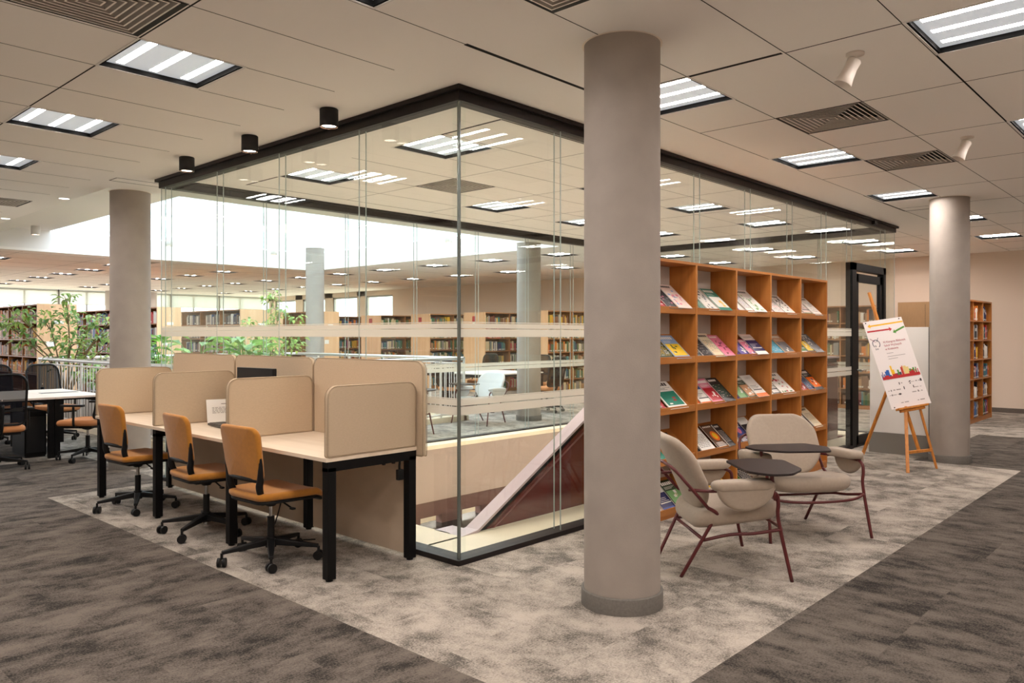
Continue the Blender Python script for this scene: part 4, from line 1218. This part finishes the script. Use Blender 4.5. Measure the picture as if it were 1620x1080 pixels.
# ------------------------------------------------------------------ white counter, wooden cabinet, right-hand bookcase
wc = tag(empty('display_partition', (7.02, -.6, 0)), 'white free-standing partition on a grey plinth behind the poster easel', 'partition')
m = MB(); m.box(0, .06, -.37, .32, .26, 1.6); m.box(.09, .13, -.75, -.35, .3, 1.58); obj('board', m, WHITE, wc, bevel=.003)
m = MB(); m.box(-.01, .09, -.37, .33, 0, .26); m.box(.085, .14, -.75, -.37, 0, .30); obj('plinth', m, mat('plinth_grey', (128, 124, 118), .35), wc)
m = MB(); m.box(0, .075, -.385, -.370, .26, 1.6); obj('edge_strip', m, mat('edge_grey', (90, 88, 86), .5), wc)
wb_ = tag(empty('wall_cabinet', (RX1 - .36, 1.6, 0)), 'plain oak veneered cabinet against the far right wall, behind the white partition', 'cabinet')
m = MB(); m.box(-.1, .34, -1.3, -.27, .06, 2.17); obj('body', m, mat('veneer_brown', (150, 118, 82), .6, var=.05, vscale=8, stretch=(1, 8, 1)), wb_)
m = MB(); m.box(-.06, .34, -1.26, -.30, 0, .06); obj('plinth', m, BLACKP, wb_)
m = MB()
m.box(-.104, -.1, -.787, -.783, .1, 2.12)
obj('door_gap', m, BLACKP, wb_)

# ------------------------------------------------------------------ bookcases and books
BKC = {'brown': (120, 84, 60), 'tan': (176, 138, 100), 'yellow': (214, 170, 52), 'orange': (210, 120, 40), 'dark grey': (66, 66, 70), 'white': (224, 218, 208), 'navy': (40, 52, 96), 'blue': (60, 104, 160),
       'red': (184, 48, 46), 'maroon': (110, 44, 48), 'green': (64, 108, 76), 'olive': (112, 116, 72), 'teal': (56, 120, 128), 'pink': (206, 84, 96), 'cream': (214, 198, 160), 'black': (34, 32, 34), 'violet': (92, 68, 140), 'grey': (140, 138, 134)}
for k_, c_ in BKC.items(): mat('book_' + k_.replace(' ', '_'), c_, .55, spec=.35)
BKL = list(BKC)
BKM = [MATS['book_' + k.replace(' ', '_')] for k in BKL]


def book_mesh(ci):
    """unit book: x thickness, y depth (spine at y=0), z height"""
    m = MB(); m.box(0, .1, .02, 1, 0, 1, 0); m.box(.9, 1, .02, 1, 0, 1, 0)
    m.add([(0, .03, 0), (.25, 0, 0), (.75, 0, 0), (1, .03, 0), (0, .03, 1), (.25, 0, 1), (.75, 0, 1), (1, .03, 1), (.5, .05, 0), (.5, .05, 1)], [(0, 1, 5, 4), (1, 2, 6, 5), (2, 3, 7, 6), (4, 5, 9), (5, 6, 9), (6, 7, 9), (3, 8, 0)], 0, True)
    m.box(.1, .9, .04, .97, .012, .985, 1)
    m.box(.18, .82, -.001, .0, .06, .15, 1)
    if ci % 3 == 0: m.box(.2, .8, -.001, 0, .6, .8, 1)
    me = m.mesh('book'); me.materials.append(BKM[ci]); me.materials.append(PAPER); return me


BOOKM = [book_mesh(i) for i in range(len(BKL))]
stuffb = MB(); NBOOK = [0]
PAL = {'warm': 'brown tan brown orange yellow tan brown dark_grey tan yellow brown white orange', 'blue': 'navy blue white red maroon black blue white grey maroon navy dark_grey',
       'dark': 'dark_grey grey white black blue brown white navy grey dark_grey', 'mixed': 'cream olive brown green tan maroon teal orange cream grey olive brown yellow',
       'green': 'green olive cream teal white navy cream grey tan', 'sets': 'pink pink red pink red dark_grey cream', 'bright': 'red red orange black white navy green yellow blue violet teal'}
PAL = {k: [BKL.index(w_.replace('_', ' ')) for w_ in v.split()] for k, v in PAL.items()}
SHORD = ['top', 'second', 'third', 'fourth', 'fifth', 'lowest']
BAYORD = ['first', 'second', 'third', 'fourth', 'fifth', 'sixth']
ord2 = ORD


def bookcase(name, lab, x, y, face, length, depth, bays, shelves, pal, fill=.8, individual=0, two=False, seed=1, h=2.1, sign=None, lead='', panel=OAKP, wood_=OAKD, empty_bays=(), smin=0, books=True):
    """origin = near corner; local u runs along the front, v into the case; face 'x-' looks to -x (u along +y), face 'y-' looks to -y (u along +x)"""
    if face == 'y-': T = Matrix(((1, 0, 0, x), (0, 1, 0, y), (0, 0, 1, 0), (0, 0, 0, 1)))
    else: T = Matrix(((0, 1, 0, x), (1, 0, 0, y), (0, 0, 1, 0), (0, 0, 0, 1)))
    t = empty('bookcase', (x, y, 0))

    def part(nm, m, ma, par=None, bev=0):
        m.v = [tuple(T @ Vector(v)) for v in m.v]
        m.v = [(v[0] - x, v[1] - y, v[2]) for v in m.v]
        return obj(nm, m, ma, par or t, bevel=bev)
    bw = length / bays; sh = (h - .10) / shelves
    tot = depth
    for k in (0, 1):
        m = MB(); u0 = 0 if k == 0 else length - .03; m.box(u0, u0 + .03, 0, tot, 0, h); part('end_panel', m, panel)
    m = MB(); m.box(.03, length - .03, 0, tot, h - .025, h); part('top_board', m, wood_)
    m = MB(); m.box(.03, length - .03, .01, tot - .01, 0, .075); part('plinth', m, wood_)
    bk = tot / 2 if two else tot - .012
    m = MB(); m.box(.03, length - .03, bk, bk + .012, .075, h - .025); part('back_board', m, wood_)
    m = MB()
    for b in range(1, bays): m.box(b * bw - .012, b * bw + .012, .002, tot - .002, .075, h - .025)
    if bays > 1: part('upright_board', m, wood_)
    for s_ in range(shelves):
        z = .075 + s_ * sh
        if s_: m = MB(); m.box(.03, length - .03, .004, tot - .004, z - .011, z + .011); part('shelf', m, wood_)
    tag(t, lab, 'bookcase')
    if sign:
        m = MB()
        # sign plates on the end panel that faces the viewer
        if face == 'y-': m.box(-.004, 0, tot * .42, tot * .58, 1.86, 2.0); 
        else: m.box(-.004, 0, tot * .4, tot * .66, 1.72, 1.78)
        part('label_plate', m, sign)
        m = MB()
        if face == 'y-': m.box(-.004, 0, tot * .46, tot * .56, 1.76, 1.83)
        else: m.box(-.004, 0, tot * .22, tot * .44, 1.28, 1.38)
        part('label_plate', m, PAPER)
    if not books: return t
    rn = random.Random(seed); bd = min(.24, (bk if two else tot) - .06)
    for b in range(bays):
        for s_ in range(shelves):
            z = .075 + s_ * sh + .0115
            u = b * bw + .035; ue = (b + 1) * bw - .02
            fl_ = fill if not isinstance(fill, dict) else fill.get((b, s_), .8)
            if (b, s_) in empty_bays or b in empty_bays: continue
            lim = u + (ue - u) * min(1, rn.uniform(fl_ - .15, fl_ + .12)); n_ = 0
            pl = PAL[pal if isinstance(pal, str) else pal[(b + s_) % len(pal)]]
            run = 0; ci = 0; hh0 = rn.uniform(.20, .27); w0 = .03
            while u < lim:
                if run <= 0: ci = rn.choice(pl); run = rn.choice((1, 1, 1, 2, 3)); hh0 = min(sh - .05, rn.uniform(.18, .27)); w0 = rn.uniform(.016, .042)
                run -= 1; w_ = w0 * rn.uniform(.9, 1.1); hh = hh0 * rn.uniform(.97, 1.02); d_ = bd * rn.uniform(.75, .95)
                if u + w_ > ue: break
                top_i = shelves - 1 - s_
                shown = top_i >= 0 and s_ >= smin
                if individual and (b < individual if individual > 0 else b >= bays + individual) and shown and NBOOK[0] < 300:
                    o = bpy.data.objects.new('book', BOOKM[ci]); COL.objects.link(o); NBOOK[0] += 1
                    p = T @ Vector((u, .018, z))
                    if face == 'y-': o.location = p; o.scale = (w_, d_, hh)
                    else: o.location = T @ Vector((u + w_, .018, z)); o.scale = (w_, d_, hh); o.rotation_euler = (0, 0, -pi / 2)
                    if n_ < len(ord2):
                        o['label'] = '%s book, %s in bay %s, %s shelf, %s' % (BKL[ci], ord2[n_], BAYORD[b], SHORD[min(top_i, 5)], lead)
                    else: o['label'] = '%s book, near the end of bay %s, %s shelf, %s' % (BKL[ci], BAYORD[b], SHORD[min(top_i, 5)], lead)
                    o['category'] = 'book'; o['group'] = 'books in the ' + lead
                elif s_ >= smin:
                    V = [tuple(T @ Vector(v)) for v in [(a, c, e) for e in (z, z + hh) for c in (.018, .018 + d_) for a in (u, u + w_)]]
                    stuffb.add(V, [(0, 2, 3, 1), (4, 5, 7, 6), (0, 1, 5, 4), (2, 6, 7, 3), (0, 4, 6, 2), (1, 3, 7, 5)], ci)
                    if rn.random() < .5:
                        V = [tuple(T @ Vector(v)) for v in [(a, c, e) for e in (z + .02, z + .05) for c in (.0165, .0175) for a in (u + w_ * .1, u + w_ * .9)]]
                        stuffb.add(V, [(0, 1, 5, 4), (0, 2, 3, 1), (4, 5, 7, 6), (0, 4, 6, 2), (1, 3, 7, 5)], 5)
                u += w_ + .0008; n_ += 1
    return t


SIGNR = mat('sign_red', (176, 40, 48), .5)
# right-hand case on the way to the wall
bookcase('b', 'oak bookcase with colourful books beyond the far column, against the right wall', 10.91, -.48, 'y-', 2.04, .30, 3, 6, ['bright', 'dark', 'bright', 'blue'], .62, -2, False, 4, 2.10, None, 'bookcase beyond the far column', OAK, OAKX, (0,))
bookcase('a', 'long bookcase behind the small tree, its end panel facing the atrium', 1.33, 13.1, 'x-', 4.6, .70, 5, 6, 'warm', .88, 2, True, 11, 2.1, PAPER, 'bookcase behind the small tree', OAKP, OAKD, (), 2)
bookcase('i', 'bookcase seen between the daylit column and the big round column', 10.95, 8.45, 'y-', 2.9, .80, 3, 6, ['mixed', 'green', 'mixed'], .9, 2, True, 15, 2.1, SIGNR, 'bookcase right of the daylit column', OAKP, OAKD)
bookcase('b', 'long bookcase whose end panel stands just right of the left column', 3.6, 13.1, 'x-', 5.2, .52, 6, 6, 'blue', .85, 0, True, 12, 2.1, PAPER)
bookcase('c', 'long bookcase with a wide end panel, left of the leafy atrium bush', 5.5, 13.1, 'x-', 5.0, 1.1, 5, 6, 'dark', .85, 0, True, 13, 2.1, PAPER)
bookcase('d', 'mostly empty bookcase behind the white atrium column', 7.65, 13.1, 'x-', 4.4, .56, 5, 6, 'dark', .5, 0, True, 14, 2.1, PAPER, '', OAKP, OAKD, (0, 1, 2))
bookcase('h', 'bookcase with a sign and sets of pink and red volumes, left of the daylit column', 11.0, 10.62, 'y-', 2.9, .80, 3, 6, ['green', 'sets', 'mixed'], .9, 0, True, 16, 2.1, SIGNR)
bookcase('g', 'bookcase seen just left of the glass corner post', 11.05, 12.85, 'y-', 2.8, .80, 3, 6, ['green', 'mixed'], .9, 0, True, 17, 2.1, SIGNR)
bookcase('f', 'bookcase second from the glass corner post, with a small red sign', 11.0, 15.0, 'y-', 2.9, .95, 3, 6, ['mixed', 'green'], .9, 0, True, 18, 2.1, SIGNR)
bookcase('e', 'bookcase farthest back along the right wall', 11.0, 17.2, 'y-', 2.9, .9, 3, 6, ['mixed', 'bright'], .85, 0, True, 19, 2.1, SIGNR)
bookcase('k', 'bookcase seen through the glass door against the right wall', 12.9, 1.5, 'x-', 2.9, .32, 4, 6, ['mixed', 'warm'], .9, 0, False, 20, 2.1)
sb = obj('book_mass', stuffb, BKM)
tag(sb, 'rows of mixed books filling the distant bookcase shelves', 'books', kind='stuff')

# ------------------------------------------------------------------ atrium railings and planters
RAILZ = 1.12
RW = mat('railing_white', (222, 218, 214), .4, spec=.5)
def railing(x0, y0, x1, y1, lab):
    t = empty('railing', (x0, y0, 0)); L = hypot(x1 - x0, y1 - y0); a = math.atan2(y1 - y0, x1 - x0); t.rotation_euler = (0, 0, a)
    m = MB(); m.cyl((0, 0, RAILZ - .03), (L, 0, RAILZ - .03), .03, n=14); obj('handrail', m, STEEL, t)
    m = MB(); m.box(0, L, -.02, .02, .12, .14); m.box(0, L, -.015, .015, RAILZ - .12, RAILZ - .10); obj('rail', m, RW, t)
    m = MB(); m.box(-.06, L + .06, -.06, .06, 0, .09); obj('kerb', m, STONE, t)
    n = int(L / .125); 
    for k in range(n + 1):
        u = L * k / n; m = MB()
        if k % 9 == 0: m.cyl((u, 0, .09), (u, 0, RAILZ - .03), .021, n=10); obj('post', m, RW, t)
        else: m.cyl((u, 0, .13), (u, 0, RAILZ - .11), .008, n=6); obj('baluster', m, RW, t)
    return tag(t, lab, 'railing', 'white railings round the atrium')


railing(.95, 6.25, .95, 11.65, 'white metal railing along the left side of the atrium, behind the reading table')
railing(.95, 11.65, 6.05, 11.65, 'white metal railing along the far side of the atrium, before the bookcases')
railing(6.05, 6.25, 6.05, 11.65, 'white metal railing along the right side of the atrium, seen through the glass')
railing(1.0, 6.25, 6.0, 6.25, 'white metal railing along the near side of the atrium, behind the felt screens')
PLM = mat('planter_grey', (150, 146, 140), .7); SOIL = mat('soil', (58, 44, 34), .95)


def planter(x0, x1, y0, y1, lab):
    t = empty('planter', ((x0 + x1) / 2, (y0 + y1) / 2, 0)); w_, d_ = (x1 - x0) / 2, (y1 - y0) / 2
    m = MB(); m.box(-w_, w_, -d_, -d_ + .03, 0, .5); m.box(-w_, w_, d_ - .03, d_, 0, .5); m.box(-w_, -w_ + .03, -d_ + .03, d_ - .03, 0, .5); m.box(w_ - .03, w_, -d_ + .03, d_ - .03, 0, .5); m.box(-w_, w_, -d_, d_, 0, .03); obj('trough', m, PLM, t, bevel=.004)
    m = MB(); m.box(-w_ + .03, w_ - .03, -d_ + .03, d_ - .03, .4, .45); obj('soil', m, SOIL, t)
    tag(t, lab, 'planter')


planter(1.05, 1.56, 7.0, 11.5, 'long grey planter behind the left atrium railing'); planter(1.05, 4.6, 6.36, 6.86, 'long grey planter behind the near atrium railing'); planter(1.7, 5.9, 11.05, 11.5, 'long grey planter before the far atrium railing')


def leafmat(name, c1, c2):
    m = bpy.data.materials.new(name); m.use_nodes = True; MATS[name] = m; n = m.node_tree.nodes; L = m.node_tree.links; b = n['Principled BSDF']
    tc = n.new('ShaderNodeTexCoord'); t = n.new('ShaderNodeTexNoise'); t.inputs['Scale'].default_value = 6; L.new(tc.outputs['Object'], t.inputs[0])
    r = n.new('ShaderNodeValToRGB'); r.color_ramp.elements[0].position = .38; r.color_ramp.elements[1].position = .62; r.color_ramp.elements[0].color = lin(c1); r.color_ramp.elements[1].color = lin(c2)
    L.new(t.outputs[0], r.inputs[0]); L.new(r.outputs[0], b.inputs['Base Color']); b.inputs['Roughness'].default_value = .4
    b.inputs['Subsurface Weight'].default_value = 0
    tr = n.new('ShaderNodeBsdfTranslucent'); L.new(r.outputs[0], tr.inputs[0]); mx = n.new('ShaderNodeMixShader'); mx.inputs[0].default_value = .35
    o = n['Material Output']; L.new(b.outputs[0], mx.inputs[1]); L.new(tr.outputs[0], mx.inputs[2]); L.new(mx.outputs[0], o.inputs[0])
    return m


LEAF1 = leafmat('leaf_green', (96, 138, 72), (178, 204, 132)); LEAF2 = leafmat('leaf_lime', (110, 150, 60), (196, 214, 120)); LEAF3 = leafmat('leaf_lily', (80, 150, 56), (160, 208, 96))
BARK = mat('bark', (134, 112, 84), .9, var=.2, vscale=20)


def leaf(m, p, d, n_, L, W, mi=0, fold=.25):
    d = Vector(d).normalized(); s = d.cross(Vector(n_)).normalized(); u = s.cross(d)
    p = Vector(p); pts = [p, p + d * L * .35 + s * W * .5 + u * W * fold, p + d * L * .7 + s * W * .38 + u * W * fold * .6 - Vector((0, 0, L * .06)), p + d * L - Vector((0, 0, L * .22)), p + d * L * .7 - s * W * .38 + u * W * fold * .6 - Vector((0, 0, L * .06)), p + d * L * .35 - s * W * .5 + u * W * fold, p + d * L * .4, p + d * L * .72 - Vector((0, 0, L * .09))]
    m.add(pts, [(0, 6, 1), (1, 6, 7, 2), (2, 7, 3), (0, 5, 6), (5, 4, 7, 6), (4, 3, 7)], mi, True)


def shrub(x, y, lab, cat, seed, blobs, mats_, zbase=.45, L=.13, N=60, stems=()):
    """branching foliage plant: blobs = (dx, dy, z, radius)"""
    t = empty('potted_tree' if cat == 'tree' else 'leafy_bush', (x, y, zbase)); rn = random.Random(seed)
    mt = MB(); ml = MB()
    z0 = 0
    for (dx, dy, z, r) in blobs:
        zt = z - zbase
        mid = (dx * .35 + rn.uniform(-.05, .05), dy * .35 + rn.uniform(-.05, .05), zt * .55)
        mt.tube([(rn.uniform(-.04, .04), rn.uniform(-.04, .04), 0), mid, (dx * .8, dy * .8, zt * .85), (dx, dy, zt)], lambda u: .016 * (1 - u * .75), 6, smooth=3)
        for q in range(4):
            a = rn.uniform(0, 2 * pi); e = Vector((dx + cos(a) * r * .8, dy + sin(a) * r * .8, zt + rn.uniform(-r, r) * .7)); mt.tube([(dx * .8, dy * .8, zt * .85), tuple((Vector((dx, dy, zt)) + e) / 2), tuple(e)], .005, 5, smooth=2)
        for q in range(int(N * (r / .25) ** 2)):
            v = Vector((rn.gauss(0, 1), rn.gauss(0, 1), rn.gauss(0, .8))).normalized() * r * rn.uniform(.3, 1)
            d = Vector((v.x + rn.uniform(-.5, .5) * r, v.y + rn.uniform(-.5, .5) * r, rn.uniform(-.6, .3) * r))
            leaf(ml, (dx + v.x, dy + v.y, zt + v.z), d, (rn.uniform(-.3, .3), rn.uniform(-.3, .3), 1), L * rn.uniform(.7, 1.2), L * .55, rn.randrange(len(mats_)))
    obj('branches', mt, BARK, t); f = obj('foliage', ml, mats_, t)
    tag(t, lab, cat); return t


shrub(1.25, 11.2, 'small leafy tree in the atrium planter, in front of the bookcase end panel', 'tree', 2, [(0, 0, 2.15, .16), (.0, -.05, 1.9, .2), (-.25, .2, 1.75, .26), (-.55, .45, 1.8, .26), (-.75, .6, 1.7, .2), (.25, -.25, 1.7, .24), (.55, -.5, 1.8, .2), (.75, -.7, 1.85, .17), (.05, -.05, 1.45, .32), (.35, -.3, 1.4, .26), (-.5, .4, 1.4, .24), (.6, -.55, 1.45, .2), (0, 0, 1.15, .32), (.3, -.3, 1.1, .25)], [LEAF1, LEAF1, LEAF2], L=.12, N=48)
shrub(5.2, 11.25, 'thin tall bush with yellow-green leaves in the far atrium planter', 'bush', 5, [(0, 0, 2.3, .18), (.12, -.1, 2.0, .2), (.0, 0, 1.75, .16), (.4, -.35, 1.85, .16), (-.35, .3, 1.72, .17), (-.1, .1, 1.3, .34), (-.5, .45, 1.3, .3), (.35, -.3, 1.35, .28), (0, 0, 1.1, .35)], [LEAF1, LEAF2, LEAF2], L=.115, N=70)
for i, (x, y) in enumerate(((1.3, 10.0), (1.3, 8.9), (1.3, 8.0))):
    shrub(x, y, 'green undergrowth plant behind the left atrium railing, ' + ('farthest', 'middle', 'nearest')[i] + ' of three', 'plant', 20 + i, [(0, 0, .9, .26), (.05, .3, .8, .26), (-.02, -.3, .85, .26)], [LEAF1, LEAF1, LEAF2], L=.13, N=30)


def lily(x, y, lab, seed, n=26, fl=2):
    t = empty('peace_lily', (x, y, .45)); rn = random.Random(seed); m = MB(); st_ = MB()
    for k in range(n):
        a = rn.uniform(0, 2 * pi); r = rn.uniform(.05, .3); z = rn.uniform(.5, 1.02); p = (cos(a) * r, sin(a) * r, z)
        st_.tube([(0, 0, 0), (p[0] * .5, p[1] * .5, z * .6), p], .005, 5, smooth=2)
        leaf(m, p, (cos(a), sin(a), rn.uniform(-.1, .5)), (0, 0, 1), rn.uniform(.24, .36), rn.uniform(.13, .18))
    obj('stems', st_, LEAF3, t); obj('foliage', m, LEAF3, t)
    for k in range(fl):
        a = rn.uniform(0, 6.28); p = Vector((cos(a) * .12, sin(a) * .12, rn.uniform(.98, 1.1))); f = MB()
        f.tube([(0, 0, .3), tuple(p * .7), tuple(p)], .005, 5, smooth=2); leaf(f, p, (.1, .1, 1), (1, -.3, 0), .17, .08, 0, .4); obj('flower', f, mat('spathe_white', (240, 238, 222), .5), t)
    tag(t, lab, 'plant')


lily(1.32, 7.55, 'peace lily just right of the left column, with one white flower', 3, 26, 1)
lily(1.38, 6.62, 'peace lily behind the glass end, left of two', 4, 28, 1)
lily(2.08, 6.62, 'peace lily behind the glass with an upright white flower', 6, 28, 2)

# ------------------------------------------------------------------ reading tables and black mesh chairs
TBW = mat('table_white', (236, 226, 216), .4)


def table(x0, x1, y0, y1, lab, slot=True):
    t = empty('reading_table', ((x0 + x1) / 2, (y0 + y1) / 2, 0)); w_, d_ = (x1 - x0) / 2 - .003, (y1 - y0) / 2
    m = MB(); m.box(-w_, w_, -d_, d_, .72, .745); obj('tabletop', m, TBW, t, bevel=.002)
    for sx in (-1, 1):
        for sy in (-1, 1):
            m = MB(); m.box(sx * (w_ - .03) - .03, sx * (w_ - .03) + .03, sy * (d_ - .05) - .03, sy * (d_ - .05) + .03, 0, .66); obj('leg', m, BLACK, t)
        m = MB(); m.box(sx * (w_ - .03) - .03, sx * (w_ - .03) + .03, -d_ + .02, d_ - .02, .66, .72); obj('cross_beam', m, BLACK, t)
    m = MB(); m.box(-w_ + .06, w_ - .06, -.25, -.2, .66, .715); m.box(-w_ + .06, w_ - .06, .2, .25, .66, .715); obj('long_beam', m, BLACK, t)
    if slot: m = MB(); m.box(-.22, .22, -.06, .06, .745, .749); obj('cable_flap', m, mat('flap_grey', (96, 96, 98), .4), t)
    tag(t, lab, 'table', 'white reading tables')


table(-.28, .30, 6.85, 8.45, 'right one of the two joined white reading tables by the atrium railing')
table(-1.70, -.28, 6.85, 8.45, 'left one of the two joined white reading tables, cut by the left edge')
t = empty('computer_cabinet', (-.42, 7.35, 0)); m = MB(); m.box(-.12, .12, -.25, .25, .02, .56); obj('body', m, BLACK, t, bevel=.004)
m = MB(); m.box(-.10, .10, -.256, -.25, .06, .5); obj('door', m, mat('cabinet_dark', (24, 24, 26), .35), t); m = MB(); m.box(-.11, .11, -.24, .24, 0, .02); obj('foot', m, BLACKP, t)
tag(t, 'black computer cabinet standing under the reading table', 'cabinet')


def make_mesh_chair():
    t = empty('mesh_chair'); base5(t, BLACKP, .40, .32, .3)
    m = MB(); m.pad(rrect(.49, .50, .09, 5), .07, .03, lambda a, b, h: (a + .03, b, .46 + h - .8 * max(0, a - .12) ** 2), 0, 5, 5); obj('seat', m, mat('tan_upholstery', (196, 132, 84), .9, bump=.3, scale=400), t)
    m = MB(); m.box(-.16, .2, -.2, .2, .395, .425); m.lathe([(0, .35), (.06, .37), (.08, .40), (0, .40)], 16); obj('seat_shell', m, BLACKP, t)

    def bf(p, q, h=0): return (-.21 - .22 * (q + .28) - .10 * sin(pi * (q + .28) / .56) * .3 + .5 * p * p - h, p, .79 + q)
    ol = rrect(.47, .56, (.12, .12, .07, .07), 6)
    m = MB(); m.tube([bf(p, q) for p, q in ol], .013, 8, closed=True, smooth=1); obj('back_frame', m, BLACKP, t)
    m = MB(); n = len(ol); V = [bf(p * k, q * k) for k in (1, .66, .33, .02) for p, q in ol]
    m.add(V, [(i * n + k, i * n + (k + 1) % n, (i + 1) * n + (k + 1) % n, (i + 1) * n + k) for i in range(3) for k in range(n)], 0, True); obj('back_mesh', m, MESHB, t)
    m = MB(); m.tube([(-.04, 0, .40), (-.20, 0, .42), (-.27, 0, .55), bf(0, -.05, .02)], .022, 8, smooth=4); m.box(-.27, -.25, -.2, .2, .66, .70); obj('back_spine', m, BLACKP, t)
    for s in (-1, 1):
        m = MB(); m.tube([(.0, s * .2, .41), (.0, s * .29, .43), (.0, s * .30, .52), (.0, s * .30, .66)], .014, 8, smooth=3); m.box(-.12, .14, s * .30 - .035, s * .30 + .035, .66, .685); obj('armrest', m, BLACKP, t, bevel=.004)
    return t


pm = make_mesh_chair(); index_kids(pm); first = True
for (x, y, dx, dy, lab) in ((-1.0, 6.40, .1, 1, 'black mesh chair with its back to the viewer, cut by the left edge'), (-.04, 6.47, -.66, .75, 'black mesh chair side-on behind the first felt screen'),
                            (.30, 8.75, .25, -1, 'black mesh chair with see-through back beyond the reading table'), (-.38, 8.95, -.1, -1, 'black mesh chair beyond the reading table, at the left edge'),
                            (6.95, 7.5, 1, .1, 'mesh chair behind the glass, left of the pale armchair back'), (6.95, 8.9, 1, -.1, 'mesh chair behind the glass, at the far end of the white table'), (9.1, 7.3, -1, .1, 'mesh chair behind the daylit column, by the white table'), (9.05, 8.8, -1, 0, 'mesh chair on the far side of the white table'),
                            (8.2, 6.15, 0, 1, 'mesh chair showing a castor right of the daylit column')):
    o = pm if first else copy_tree(pm); first = False
    o.location = (x, y, 0); o.rotation_euler = (0, 0, math.atan2(dy, dx)); tag(o, lab, 'chair', 'black mesh office chairs')
table(7.3, 8.8, 6.75, 8.15, 'white reading table behind the glass, nearer the daylit column', False); table(7.3, 8.8, 8.17, 9.6, 'white reading table behind the glass, farther along the atrium railing', False)
